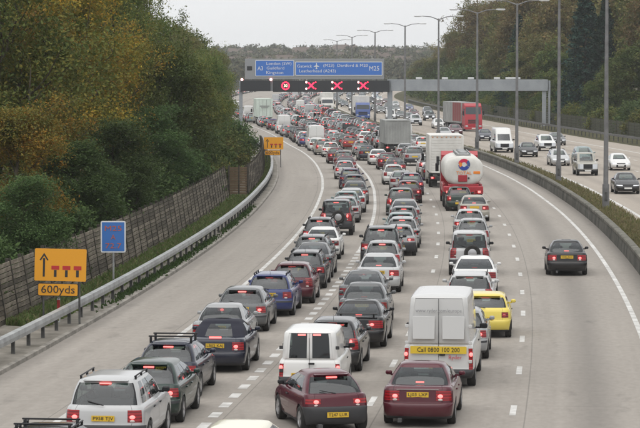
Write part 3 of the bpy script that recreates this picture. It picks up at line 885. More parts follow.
# ================================================================== VEHICLES
# A vehicle's own frame: rear bumper at y = 0, front at y = L, x to its right, wheels on z = 0.
SPECS = {
 'hatch':  dict(L=4.15, W=1.73, H=1.45, ra=.72, fa=3.32, belt=.92, hood=.72, boot=.93, gr0=.17, gr1=.62, gf0=3.12, gf1=2.30, rw=.70, tl='h', glass=[(1, 4), (5, 8), (9, 14)]),
 'hatch_v': dict(L=4.15, W=1.72, H=1.46, ra=.70, fa=3.30, belt=.92, hood=.72, boot=.93, gr0=.15, gr1=.50, gf0=3.12, gf1=2.30, rw=.72, tl='v', glass=[(1, 4), (5, 8), (9, 14)]),
 'small':  dict(L=3.83, W=1.63, H=1.41, ra=.62, fa=3.06, belt=.90, hood=.70, boot=.93, gr0=.20, gr1=.70, gf0=2.90, gf1=2.10, rw=.70, tl='h', glass=[(2, 8), (9, 14)], bumper='grey_plastic', bz=.62, doors=3),
 'mini':   dict(L=3.65, W=1.69, H=1.41, ra=.58, fa=3.04, belt=.93, hood=.78, boot=.94, gr0=.14, gr1=.42, gf0=2.70, gf1=2.18, rw=.76, tl='c', glass=[(1, 8), (9, 14)], doors=3),
 'saloon': dict(L=4.52, W=1.74, H=1.43, ra=1.00, fa=3.64, belt=.91, hood=.70, boot=.99, gr0=.78, gr1=1.38, gf0=3.38, gf1=2.55, rw=.68, tl='h', glass=[(2, 4), (5, 8), (9, 14)]),
 'saloon2': dict(L=4.62, W=1.78, H=1.42, ra=1.04, fa=3.74, belt=.92, hood=.71, boot=1.00, gr0=.70, gr1=1.48, gf0=3.44, gf1=2.58, rw=.67, tl='w', glass=[(2, 4), (5, 8), (9, 14)]),
 'hatch2': dict(L=3.90, W=1.66, H=1.48, ra=.62, fa=3.10, belt=.93, hood=.76, boot=.95, gr0=.17, gr1=.50, gf0=3.02, gf1=2.15, rw=.71, tl='v2', glass=[(1, 4), (5, 8), (9, 14)]),
 'conv':   dict(L=4.55, W=1.74, H=1.40, ra=1.00, fa=3.62, belt=.92, hood=.71, boot=.98, gr0=.95, gr1=1.45, gf0=3.36, gf1=2.62, rw=.70, tl='h', glass=[(3, 8), (9, 14)], soft=True, doors=3, u=[0, .45, .72, .88, 1], rg=2),
 'estate': dict(L=4.55, W=1.73, H=1.47, ra=.98, fa=3.64, belt=.92, hood=.71, boot=.94, gr0=.16, gr1=.46, gf0=3.38, gf1=2.55, rw=.72, tl='h', glass=[(1, 4), (5, 8), (9, 14)], rails=True),
 'estate_v': dict(L=4.68, W=1.77, H=1.48, ra=1.02, fa=3.76, belt=.94, hood=.72, boot=.95, gr0=.13, gr1=.34, gf0=3.44, gf1=2.62, rw=.74, tl='v', glass=[(1, 4), (5, 8), (9, 14)], rails=True),
 'mpv':    dict(L=4.30, W=1.77, H=1.64, ra=.74, fa=3.42, belt=1.02, hood=.84, boot=1.02, gr0=.13, gr1=.42, gf0=3.50, gf1=2.45, rw=.72, tl='v', glass=[(1, 4), (5, 8), (9, 14)]),
 'suv':    dict(L=4.57, W=1.86, H=1.72, ra=.96, fa=3.67, belt=1.08, hood=.92, boot=1.08, gr0=.15, gr1=.42, gf0=3.40, gf1=2.62, rw=.74, tl='h', glass=[(1, 4), (5, 8), (9, 14)], R=.36, c=.30, rails=True, bumper='grey_plastic', bz=.66),
 'off':    dict(L=4.25, W=1.76, H=1.85, ra=.90, fa=3.40, belt=1.14, hood=1.00, boot=1.14, gr0=.12, gr1=.28, gf0=3.08, gf1=2.50, rw=.80, tl='v', glass=[(1, 4), (5, 8), (9, 14)], R=.37, c=.34, spare=True, bumper='grey_plastic', bz=.68),
 'cvan':   dict(L=4.20, W=1.70, H=1.82, ra=.66, fa=3.32, belt=1.02, hood=.84, boot=1.02, gr0=.08, gr1=.18, gf0=3.36, gf1=2.50, rw=.82, tl='lv', glass=[(10, 14)], van=True, u=[0, .12, .55, .90, 1], rg=(1, 3), bumper='grey_plastic', bz=.55),
 'pvan':   dict(L=5.60, W=1.97, H=2.55, ra=.95, fa=4.55, belt=1.20, hood=1.00, boot=1.20, gr0=.06, gr1=.16, gf0=4.85, gf1=3.85, rw=.80, tl='lv', glass=[(11, 14)], van=True, rg=None, R=.34, c=.28, bumper='grey_plastic', bz=.50),
}
NJ = 33
PLATE_AT = {}
def build_car(key, fine_grid=True):
    s = SPECS[key]
    L, W, H = s['L'], s['W'], s['H']
    R = s.get('R', .31); c = s.get('c', .21); hw = W / 2; b = s['belt']; hd = s['hood']; bz = s['boot']
    bt = s.get('bz', .57)
    gr0, gr1, gf0, gf1, rw = s['gr0'], s['gr1'], s['gf0'], s['gf1'], s['rw']
    U = s.get('u', [0, .3, .6, .85, 1])
    gz0, gz1 = b + .045, H - (.125 if not s.get('van') else .10)
    van = s.get('van')
    mix = lambda a, q, t: a + (q - a) * t
    gm_ = .55
    hatchy = gr0 < .3
    rows = [  # z rear, z middle, z front, y rear, y front, half width, rear corner, front corner
        (c, c, c, .16, L - .17, hw*.92, .22, .28),
        (c+.07, c+.07, c+.06, .05, L - .05, hw*.962, .25, .31),
        (.43 if bt < .6 else .47, .44, .40, 0, L, hw*.985, .27, .33),
        (bt, .58, .50, .010, L - .01, hw, .27, .33),
        (bt + .03, .61, .52, .045, L - .045, hw, .26, .32),
        (bt + .09, .68, .56, .060, L - .06, hw, .25, .31),
        (bz - .10, b - .14, hd - .06, .090, L - .11, hw*.985, .24, .30),
        (bz - .04, b - .055, hd - .01, .115 if hatchy else .125, L - .19, hw*.966, .23, .28),
        (bz - .002, b - .005, hd + .02, .14 if hatchy else .21, L - .29, hw*.938, .22, .25),
        (mix(bz, gz0, .5) + (.014 if not hatchy else 0), b + .022, mix(hd, gz0, .62) + .01, mix(.15, gr0 + (.04 if hatchy else 0), .55), mix(L - .29, gf0, .55), hw*.912, .21, .23),
        (gz0, gz0, gz0, gr0 + (.04 if hatchy else 0), gf0, hw*.888, .20, .20),
        (mix(gz0, gz1, gm_),)*3 + (mix(gr0 + (.04 if hatchy else 0), gr1, gm_ - .12), mix(gf0, gf1, gm_ - .10), hw*(mix(.888, rw, gm_ - .16)), .20, .19),
        (gz1,)*3 + (gr1, gf1, hw*rw, .19, .18),
        (H - .055,)*3 + (gr1 + .07, gf1 - .15, hw*(rw - .075), .18, .18),
        (H - .018,)*3 + (gr1 + .24, gf1 - .40, hw*(rw - .24), .14, .14),
        (H,)*3 + (gr1 + .48, gf1 - .66, hw*(rw - .48), .06, .06),
    ]
    if van:
        rows = [r_[:6] + (min(r_[6], .13), r_[7]) for r_ in rows]
    AR = R + .055
    gcol = [0, .05, .12, .2, .235, .3, .38, .46, .53, .57, .65, .73, .81, .89, .96, .98, 1]
    mid = mix(s['ra'], s['fa'], .47)
    P = []
    for ri, (zr, zm, zf, yr, yf, w, rc, rf) in enumerate(rows):
        bow = (.085 * w / hw if ri < 10 else .075) if not van else .03
        fbow = .10 if ri < 8 else (.16 if ri < 13 else .1)
        we = w * .968
        pts = []
        xe = we - rc
        for u in U:
            x = u * xe; pts.append([x, yr + bow * (x / w) ** 2])
        yc = yr + bow * (xe / w) ** 2
        for a in (22.5, 45, 67.5):
            a = math.radians(a); pts.append([xe + rc * math.sin(a), yc + rc - rc * math.cos(a)])
        y_s = yc + rc
        xf = we - rf; yfc = yf - fbow * (xf / w) ** 2; y_e = yfc - rf
        body = [y_s] + [s['ra'] + AR * k for k in (-1, -.85, -.5, 0, .5, .85, 1)] + [mid] + [s['fa'] + AR * k for k in (-1, -.85, -.5, 0, .5, .85, 1)] + [y_e]
        for q in range(1, 16): body[q] = min(max(body[q], y_s + .01 * q), y_e - .01 * (16 - q))
        green = [mix(y_s, y_e, k) for k in gcol]
        cols = body if ri < 9 else (green if ri > 9 else [(p + q) / 2 for p, q in zip(body, green)])
        for y in cols:
            t = (2 * (y - y_s) / (y_e - y_s) - 1); pts.append([w * (1 - .032 * t * t), y])
        for a in (67.5, 45, 22.5):
            a = math.radians(a); pts.append([xf + rf * math.sin(a), y_e + rf * math.cos(a)])
        for u in (1, .82, .55, .28, 0):
            x = u * xf; pts.append([x, yf - fbow * (x / w) ** 2])
        out = []
        ycowl = gf0 - .05
        for j, (x, y) in enumerate(pts):
            if y < .2 * L: z = mix(zr, zm, max(0, (y - yr) / (.2 * L - yr)) ** 1.2)
            elif y > ycowl and ri < 10: z = mix(zm, zf, min(1, (y - ycowl) / max(.01, yf - ycowl)) ** 1.15)
            else: z = zm
            if ri < 8 and 8 <= j <= 24:
                for ax in (s['ra'], s['fa']):
                    d = abs(y - ax)
                    if d < AR * .999:
                        za = R + math.sqrt(AR * AR - d * d)
                        if z < za: z = za; x += .006
            out.append(Vector((x, y, z)))
        P.append(out)
    SUB = 1
    if fine_grid:                                   # refine the sheet of points on smooth curves, twice as fine both ways
        SUB = 2
        mirror = lambda v: Vector((-v.x, v.y, v.z))
        def mid4(a, p, q, d):
            if (q - p).length < 1e-4: return (p + q) / 2
            m_ = (p + q) * .5625 - (a + d) * .0625
            lim = (q - p).length * .16
            e_ = m_ - (p + q) / 2
            return (p + q) / 2 + (e_ if e_.length < lim else e_ * (lim / e_.length))
        G = []
        for row in P:
            out = []
            for j in range(NJ):
                out.append(row[j])
                if j < NJ - 1:
                    a = row[j-1] if j else mirror(row[1]); d = row[j+2] if j < NJ - 2 else mirror(row[NJ-2])
                    out.append(mid4(a, row[j], row[j+1], d))
            G.append(out)
        P2 = []
        for r in range(len(G)):
            P2.append(G[r])
            if r < len(G) - 1:
                P2.append([mid4(G[max(r-1, 0)][j], G[r][j], G[r+1][j], G[min(r+2, len(G)-1)][j]) for j in range(len(G[0]))])
        PC, P = P, P2
    else:
        PC = P
    parts = {}
    def put(part, quad, mat):
        e = parts.setdefault(part, dict(mb=MB(), mats=[]))
        if mat not in e['mats']: e['mats'].append(mat)
        e['mb'].face(quad, e['mats'].index(mat))
    tl = s['tl']; rg = s.get('rg', 4)
    rg_lo, rg_hi = (0, rg) if isinstance(rg, int) else (rg if rg else (0, 0))
    bump = s.get('bumper', 'paint')
    soft = s.get('soft')
    def classify(r, j):
        if 2.5 <= r < 3 and j < 7 and key in ('hatch', 'estate', 'estate_v', 'mpv'): return 'rear_bumper', 'grey_plastic'
        if r < 4 and j < 9: return 'rear_bumper', (bump if r >= 1.0 else 'grey_plastic')
        if 10 <= r < 12 and 5.5 <= j < 6 and not van and not soft: return 'body', 'black_plastic'
        if 10 <= r < 12 and 4 <= j < 5.5 and not van and not soft: return 'rear_window', 'glass'
        if 10 <= r < 12 and 16 <= j < 17 and not van: return 'body', 'black_plastic'
        if r < 4 and j >= 23: return ('front_bumper', bump) if not (1 <= r < 3 and j >= 29) else ('lower_grille', 'black_plastic')
        if tl == 'c' and 5 <= r < 6 and 3.5 <= j < 6: return '*tail_light', 'TL'
        if tl == 'h' and ((5 <= r < 6 and 2.5 <= j < 6.5) if key in ('saloon', 'conv', 'small') else (5 <= r < 6.5 and 3 <= j < 6.5)): return '*tail_light', 'TL'
        if tl == 'w' and 5 <= r < 6 and 2 <= j < 6.5: return '*tail_light', 'TL'
        if tl == 'v2' and 5 <= r < 8 and 3.5 <= j < 6.5: return '*tail_light', 'TL'
        if tl == 'v' and ((5 <= r < 9 and 3.5 <= j < 6.5) or (9 <= r < 11 and 4 <= j < 6.5)): return '*tail_light', 'TL'
        if tl == 'lv' and 4 <= r < 6 and 4 <= j < 6.5: return '*tail_light', 'TL'
        if 5 <= r < 6 and 25.5 <= j < 29.5: return '*headlight', 'HL'
        if 5 <= r < 6 and j >= 29.5: return 'grille', 'black_plastic'
        if 10 <= r < 12:
            if j < 4 and rg_lo <= j < rg_hi and not (van and False): return ('rear_window' if rg_lo == 0 else '*rear_window'), 'glass'
            tall = key == 'pvan' and r >= 11
            if j >= 28 and not tall: return 'windscreen', 'glass'
            for gi, (a, q) in enumerate(s['glass']):
                if 8 + a <= j < 8 + q and not tall: return '*side_window#%d' % gi, 'glass'
        if van and j < 4 and 4 <= r < 12: return '*rear_door', 'paint'
        if j < 4 and 4 <= r < 10: return ('tailgate' if gr0 < .3 else 'boot_lid'), 'paint'
        if j >= 28 and 7 <= r < 10: return 'bonnet', 'paint'
        if r >= 10 and soft and not (j > 24): return 'soft_top', 'soft_top'
        if 2 <= r < 9 and 16 <= j < 17: return '*door#front', 'paint'
        if 2 <= r < 9 and 15 <= j < 16 and s.get('doors', 5) == 5 and not van: return '*door#rear', 'paint'
        if r < 1 and 8 <= j < 24: return 'body', 'grey_plastic'
        return 'body', 'paint'
    NR, NC = len(P), len(P[0])
    for r in range(NR - 1):
        for j in range(NC - 1):
            q0 = [P[r][j], P[r][j+1], P[r+1][j+1], P[r+1][j]]
            if (q0[3] - q0[0]).length < 1e-4 and (q0[2] - q0[1]).length < 1e-4: continue
            part, mat = classify(r / SUB, j / SUB)
            for side in (1, -1):
                q = [Vector((p.x * side, p.y, p.z)) for p in q0]
                if side < 0: q.reverse()
                put(part + ('@R' if side > 0 else '@L') if part[0] == '*' else part, q, mat)
    top = P[-1]
    for j in range(NC - 1):
        a, q = top[j], top[j+1]
        put('soft_top' if soft else 'body', [a, q, Vector((-q.x, q.y, q.z)), Vector((-a.x, a.y, a.z))], 'soft_top' if soft else 'paint')
    res = []          # (name, mesh, location, parent index or None, painted, fine)
    def emit(name, mb, mats, loc=(0, 0, 0), parent=None, fine=False, angle=38, fix=True):
        res.append(dict(name=name, mb=mb, mats=mats, loc=loc, parent=parent, fine=fine, angle=angle, fix=fix))
        return len(res) - 1
    lamp_at = {}
    for key_, e in parts.items():
        nm = key_.lstrip('*').split('@')[0].split('#')[0]
        mb = e['mb']
        if nm in ('door', 'tailgate', 'boot_lid', 'bonnet', 'rear_door'):
            cen = sum((Vector(v) for v in mb.v), Vector()) / len(mb.v)
            mb.v = [tuple(cen + (Vector(v) - cen) * Vector((1.0, .991, .991) if nm == 'door' else (.991, .999, .991)).to_3d().x if False else (cen.x + (v[0]-cen.x)*(1 if nm == 'door' else .990), cen.y + (v[1]-cen.y)*(.986 if nm == 'door' else .998), cen.z + (v[2]-cen.z)*(.99 if nm != 'bonnet' else 1))) for v in mb.v]
        i = emit(nm, mb, e['mats'], angle=58, fix=False)
        if nm == 'tail_light':
            cen = sum((Vector(v) for v in mb.v), Vector()) / len(mb.v)
            ymin = min(v[1] for v in mb.v); zs = [v[2] for v in mb.v]; xs = [abs(v[0]) for v in mb.v]
            sg = 1 if cen.x > 0 else -1
            lm = MB()
            if tl == 'v': cz, hx, hz = mix(min(zs), max(zs), .38), .042, .085
            elif tl == 'lv': cz, hx, hz = mix(min(zs), max(zs), .72), .05, .055
            else: cz, hx, hz = mix(min(zs), max(zs), .45), .062, .045
            cxm = min(xs) + hx + (.02 if tl not in ('h', 'w') else .045)
            yl = ymin + (.03 if van else .085) * ((cxm / hw) ** 2 - (min(xs) / hw) ** 2) - .004
            lm.ring([(-.012, .55), (0, 1.0), (.03, 1.0)], 'y', 12)
            lm.v = [(v[0]*hx + sg*cxm, v[1] + yl, v[2]*hz + cz) for v in lm.v]
            emit('lamp', lm, ['LAMP'], parent=i)
            if tl in ('h', 'v', 'v2', 'w'):
                rv = MB(); rv.ring([(-.008, .7), (0, 1.0), (.03, 1.0)], 'y', 12)
                dz = {'h': -.085, 'w': 0, 'v': -.17, 'v2': -.13}[tl]; dx = {'w': -.115}.get(tl, 0)
                x2 = cxm + dx
                yl2 = ymin + .085 * ((max(x2, .01) / hw) ** 2 - (min(xs) / hw) ** 2) - .003
                rv.v = [(v[0]*hx*.9 + sg*x2, v[1] + yl2, v[2]*.028 + cz + dz) for v in rv.v]
                emit('reversing_lamp', rv, ['lamp_clear'], parent=i, fine=True)
    if van:                                         # hinges, handle and pressed panels on the rear doors
        for sg in (1, -1):
            di = next(i for i, p in enumerate(res) if p['name'] == 'rear_door' and (sum(v[0] for v in p['mb'].v) > 0) == (sg > 0))
            hb_ = MB()
            for z in ([.75, 1.25, 1.7] if key == 'pvan' else [.75, 1.35]):
                hb_.box((sg * hw * .87, .03 + .03 * z, z), (.10, .035, .09), bev=.01)
            emit('hinge', hb_, ['paint' if key == 'pvan' else 'grey_plastic'], parent=di, fine=True)
            if key == 'pvan':
                pb = MB()
                pb.box((sg * .40, .055, 1.66), (.60, .02, .62), rot=Matrix.Rotation(-.09, 3, 'X'), bev=.008)
                emit('pressed_panel', pb, ['paint'], parent=di, fine=True)
        hb_ = MB(); hb_.box((0.06 if key == 'cvan' else .1, .03, .93), (.16, .04, .05), bev=.01); emit('handle', hb_, ['black_plastic'], fine=True)
        sb_ = MB(); sb_.box((0, .035 + (.05 if key == 'pvan' else 0), 1.5 if key == 'pvan' else 1.1), (.012, .02, 1.9 if key == 'pvan' else 1.0)); emit('door_seam', sb_, ['black_plastic'], fine=True)
    # wheels
    wt, rm = MB(), MB()
    wd = .20 if R < .33 else .23
    wt.ring([(-wd/2, R*.66), (-wd/2, R*.93), (-wd*.36, R), (wd*.36, R), (wd/2, R*.93), (wd/2, R*.66)], 'x', 22, close=True)
    rm.ring([(-wd*.40, R*.67), (wd*.42, R*.67), (wd*.47, R*.60), (wd*.30, R*.50)], 'x', 22)
    for k in range(5):
        a = 2 * math.pi * k / 5
        rm.box((wd*.40, math.cos(a)*R*.36, math.sin(a)*R*.36), (.03, R*.5, R*.17), rot=Matrix.Rotation(a, 3, 'X'))
    rm.ring([(wd*.3, R*.16), (wd*.48, R*.13)], 'x', 10)
    for ay in (s['ra'], s['fa']):
        for sg in (1, -1):
            w2, r2 = MB(), MB()
            w2.add([(v[0]*sg, v[1], v[2]) for v in wt.v], [f if sg > 0 else f[::-1] for f in wt.f])
            r2.add([(v[0]*sg, v[1], v[2]) for v in rm.v], [f if sg > 0 else f[::-1] for f in rm.f])
            i = emit('wheel', w2, ['rubber'], (sg * (hw - wd*.55), ay, R)); emit('rim', r2, ['rim'], (0, 0, 0), i)
    # underside, cabin
    ub = MB(); ub.box((0, L/2, c + .13), (W*.72, L*.9, .2)); ub.box((0, mix(s['ra'], s['fa'], .5), c + .2), (W*.9, s['fa'] - s['ra'] - 2*AR - .05, .3))
    ub.box((-.42, .12, c - .02), (.09, .35, .09))
    emit('underside', ub, ['interior'])
    cab = MB()
    y0 = .12 if gr0 < .3 else gr0 + .15
    y0 = max(y0, gr0) + .05
    cab.box((0, (y0 + gf0 - .15)/2, b - .17), (W*.84, gf0 - .15 - y0, .05)); 
    cab.box((0, gf0 - .30, b - .03), (W*.80, .34, .14))
    if van: cab.box((0, gf1 - .9 if key == 'pvan' else gf1 - .6, H*.5 + .25), (W*.74, .03, H - .7))
    emit('cabin', cab, ['interior'])
    for sg in (1, -1):
        sb = MB(); y_ = mix(gf1, gf0, .1) - (.45 if not van else .25)
        sb.box((sg*.36, y_, b - .02), (.46, .13, .5), bev=.05, rot=Matrix.Rotation(.15, 3, 'X')); sb.box((sg*.36, y_ - .07, b + .26 if H < 1.6 else b + .32), (.25, .09, .18), bev=.04)
        emit('seat', sb, ['seat_cloth'], fine=True)
    if not van:
        sb = MB(); y_ = max(gr1 + .28, gr0 + .75)
        sb.box((0, y_, b - .05), (W*.72, .13, .36), bev=.05, rot=Matrix.Rotation(.2, 3, 'X'))
        for sg in (1, -1): sb.box((sg*.38, y_ - .07, b + .17), (.24, .08, .13), bev=.035)
        emit('rear_seat', sb, ['seat_cloth'], fine=True)
    # mirrors
    for sg in (1, -1):
        mb = MB(); z_ = b + (.1 if not van else .12); big = 1.35 if key == 'pvan' else (1.1 if van or key in ('suv', 'off') else 1)
        mb.box((sg*(hw*.93 + .10*big), gf0 - .48, z_), (.16*big, .10, .11*big), bev=.03); mb.box((sg*(hw*.9 + .02), gf0 - .46, z_ - .05), (.12, .06, .05))
        emit('wing_mirror', mb, ['black_plastic' if van or key in ('suv', 'off', 'small') else 'paint', 'black_plastic'])
    for sg in (1, -1):
        for y_ in ([mid + .22, mid - .62] if s.get('doors', 5) == 5 and not van else [mid + .22]):
            dh = MB(); dh.box((sg*(hw*.992), y_, b - .13), (.03, .19, .035), bev=.008); emit('door_handle', dh, ['paint' if key in ('saloon', 'conv', 'hatch', 'estate_v') else 'black_plastic'], fine=True)
    # plates
    pz = {'saloon': .80, 'saloon2': .47, 'hatch2': .50, 'conv': .78, 'small': .46, 'hatch': .79, 'suv': .84, 'off': .60, 'cvan': .62, 'pvan': .62, 'mini': .62}.get(key, .78)
    pw, px = (.52, 0) if key not in ('cvan', 'off') else (.34, -.30)
    py = {'small': -.012, 'cvan': .035, 'pvan': .035}.get(key, None)
    if py is None:
        py = min((abs(p.z - pz), p.y) for p in [PC[k][0] for k in range(10)])[1] - .012
    pb = MB(); pb.box((px, py, pz), (pw, .014, .125))
    i = emit('number_plate', pb, ['plate_yellow'])
    PLATE_AT[key] = (px, py, pz, pw, i)
    pb = MB(); pb.box((0, L + .004, .42), (.52, .014, .115)); emit('number_plate', pb, ['plate_white'])
    # high brake light, spoiler lip, wiper
    hbm = MB()
    if key in ('saloon', 'saloon2', 'conv'):
        if key == 'conv': hbm.box((0, .16, bz + .03), (.34, .03, .045))
        else: hbm.box((0, gr0 + .13, gz0 + .05), (.20, .04, .035))
    elif key == 'cvan':
        for sg in (1, -1): hbm.box((sg*.20, gr1 - .05, gz1 - .04), (.20, .02, .045))
    elif key == 'pvan': pass
    else: hbm.box((0, gr1 - .03, gz1 - .005), (.26, .05, .028))
    if hbm.v: emit('brake_light', hbm, ['LAMP'])
    if not van and gr0 < .3:
        sp_ = MB(); sp_.box((0, gr1 + .03, gz1 + .055), (W*rw*.74, .16, .028), bev=.012); emit('spoiler', sp_, ['paint'])
        wp = MB(); wp.tube((0, gr0 - .02, gz0 - .0), (-.38, mix(gr0, gr1, .22) - .03, mix(gz0, gz1, .2)), .014, .01, 5); emit('rear_wiper', wp, ['black_plastic'], fine=True)
    if s.get('rails'):
        for sg in (1, -1):
            rl = MB(); x_ = sg * hw * (rw - .07)
            rl.box((x_, (gr1 + gf1)/2, H + .005), (.035, (gf1 - gr1) - .5, .03), bev=.01)
            for y_ in (gr1 + .35, (gr1 + gf1)/2, gf1 - .35): rl.box((x_, y_, H - .035), (.04, .08, .08))
            emit('roof_rail', rl, ['black_plastic'])
    if s.get('spare'):
        sw = MB(); sw.ring([(-.12, .16), (-.16, .24), (-.15, .31), (-.10, .345), (.06, .345), (.07, .2)], 'y', 22, c=(.12, .03, .98))
        i = emit('spare_wheel', sw, ['rubber'])
        sh = MB(); sh.ring([(-.15, .13), (-.125, .2), (-.1, .21)], 'y', 16, c=(.12, .03, .98)); emit('rim', sh, ['rim'], parent=i)
    an = MB()
    if key in ('estate', 'hatch_v', 'hatch2'): an.tube((0, gr1 + .3, H - .02), (0, gr1 + .16, H + .15), .006, .003, 5); emit('aerial', an, ['black_plastic'], fine=True)
    return res

LIT = {'TL': {True: 'tail_lit', False: 'tail_off'}, 'LAMP': {True: 'lamp_lit', False: 'lamp_off'}, 'HL': {True: 'headlight_lit', False: 'headlight'}}
PROTO, MESHES, JOINED = {}, {}, {}
def res_mat(mt, lit, hl):
    if mt == 'HL': return LIT['HL'][hl]
    if mt in LIT: return LIT[mt][lit]
    return mt
def get_parts(key, lit, hl):
    k = (key, lit, hl)
    if k not in MESHES:
        if key not in PROTO: PROTO[key] = build_car(key)
        out = []
        for i, p in enumerate(PROTO[key]):
            if (key, i) in PLAIN: me = PLAIN[(key, i)]
            else:
                me = p['mb'].mesh(p['name'], [res_mat(mt, lit, hl) for mt in p['mats']], p['angle'], p['fix'])
                if not any(mt in ('TL', 'LAMP', 'HL') for mt in p['mats']): PLAIN[(key, i)] = me
            out.append(me)
        MESHES[k] = out
    return PROTO[key], MESHES[k]
PLAIN = {}
def get_joined(key, lit, hl):
    k = (key, lit, hl)
    if k not in JOINED:
        mb, mats = MB(), []
        pr = build_car(key, False)
        for p in pr:
            if p['fine'] or p['name'] in ('rim',): continue
            off = Vector(p['loc'])
            idx = []
            for mt in p['mats']:
                q = res_mat(mt, lit, hl)
                if q not in mats: mats.append(q)
                idx.append(mats.index(q))
            i0 = len(mb.v)
            mb.v += [tuple(Vector(v) + off) for v in p['mb'].v]
            for f, mi in zip(p['mb'].f, p['mb'].m):
                mb.f.append(tuple(i0 + q for q in f)); mb.m.append(idx[mi])
        JOINED[k] = mb.mesh('vehicle', mats, 50, False)
    return JOINED[k]
KIND = {'hatch': 'hatchback', 'hatch_v': 'hatchback', 'hatch2': 'hatchback', 'small': 'hatchback', 'mini': 'small_car', 'saloon': 'saloon_car', 'saloon2': 'saloon_car', 'conv': 'convertible_car', 'estate': 'estate_car', 'estate_v': 'estate_car',
        'mpv': 'people_carrier', 'suv': 'off_roader', 'off': 'off_roader', 'cvan': 'small_van', 'pvan': 'panel_van'}
PLR = random.Random(3)
def vehicle(key, X, Y, yaw, color, lit=True, hl=False, detail=2, scale=1.0):
    """rear-bumper centre at (X, Y); detail 2 all parts, 1 no fine parts, 0 one mesh"""
    if detail == 0:
        o = link(KIND[key], get_joined(key, lit, hl), None, (X, Y, 0), (0, 0, yaw), color)
        return o
    pr, me = get_parts(key, lit, hl)
    root = empty(KIND[key], (X, Y, 0), yaw)
    objs = []
    for p, m_ in zip(pr, me):
        if p['fine'] and detail < 2: objs.append(None); continue
        par = root if p['parent'] is None else objs[p['parent']]
        o = link(p['name'], m_, par, p['loc'], None, color)
        objs.append(o)
    if detail == 2 and key in PLATE_AT:
        px, py, pz, pw, i = PLATE_AT[key]
        A_ = 'ABCDEFGHJKLNPRSTUVXY'
        txt = PLR.choice('PRSTVWXY') + '%d' % PLR.randint(101, 989) + ' ' + ''.join(PLR.choice(A_) for _ in range(3)) if PLR.random() < .5 else PLR.choice('LKGRY') + PLR.choice('ABDFJK') + '0%d' % PLR.randint(2, 5) + ' ' + ''.join(PLR.choice(A_) for _ in range(3))
        if key == 'small' and color == MAROON: txt = 'T247 LUR'
        link('characters', text_mesh(txt, .105, 'ink', 0, width=pw * .88), objs[i], (px, py - .009, pz), (math.pi/2, 0, 0))
    return root

SILVER, LSIL, WHITE, BLACK, NAVY, DGREEN, MAROON, RED, GREY, DGREY, BLUE, BEIGE, YELLOW, CREAM, TEAL, PURPLE, SKY = (
    (0.28, 0.285, 0.29), (0.41, 0.415, 0.42), (0.62, 0.62, 0.61), (0.008, 0.008, 0.010), (0.010, 0.013, 0.028), (0.013, 0.030, 0.024), (0.068, 0.005, 0.014), (0.24, 0.014, 0.016),
    (0.10, 0.104, 0.108), (0.030, 0.031, 0.034), (0.018, 0.030, 0.12), (0.31, 0.295, 0.255), (0.66, 0.53, 0.10), (0.70, 0.68, 0.55), (0.19, 0.245, 0.245), (0.032, 0.019, 0.055), (0.25, 0.32, 0.40))
OFFW = (0.50, 0.50, 0.495)
CN = {SILVER: 'silver', LSIL: 'pale silver', WHITE: 'white', BLACK: 'black', NAVY: 'dark navy', DGREEN: 'dark green', MAROON: 'maroon', RED: 'red', GREY: 'grey', DGREY: 'dark grey', BLUE: 'blue', BEIGE: 'beige',
      YELLOW: 'yellow', CREAM: 'cream', TEAL: 'pale teal', PURPLE: 'dark purple', SKY: 'pale blue', OFFW: 'off-white'}
KW = {'hatch': 'hatchback', 'hatch_v': 'hatchback', 'hatch2': 'hatchback', 'small': 'hatchback', 'mini': 'small car', 'saloon': 'saloon', 'saloon2': 'saloon', 'conv': 'soft-top convertible', 'estate': 'estate', 'estate_v': 'estate',
      'mpv': 'people carrier', 'suv': 'off-roader', 'off': 'off-roader', 'cvan': 'small van', 'pvan': 'panel van'}
KCAT = {'cvan': 'van', 'pvan': 'van'}
LANES = {1: 'left lane', 2: 'second lane', 3: 'third lane', 4: 'right lane'}
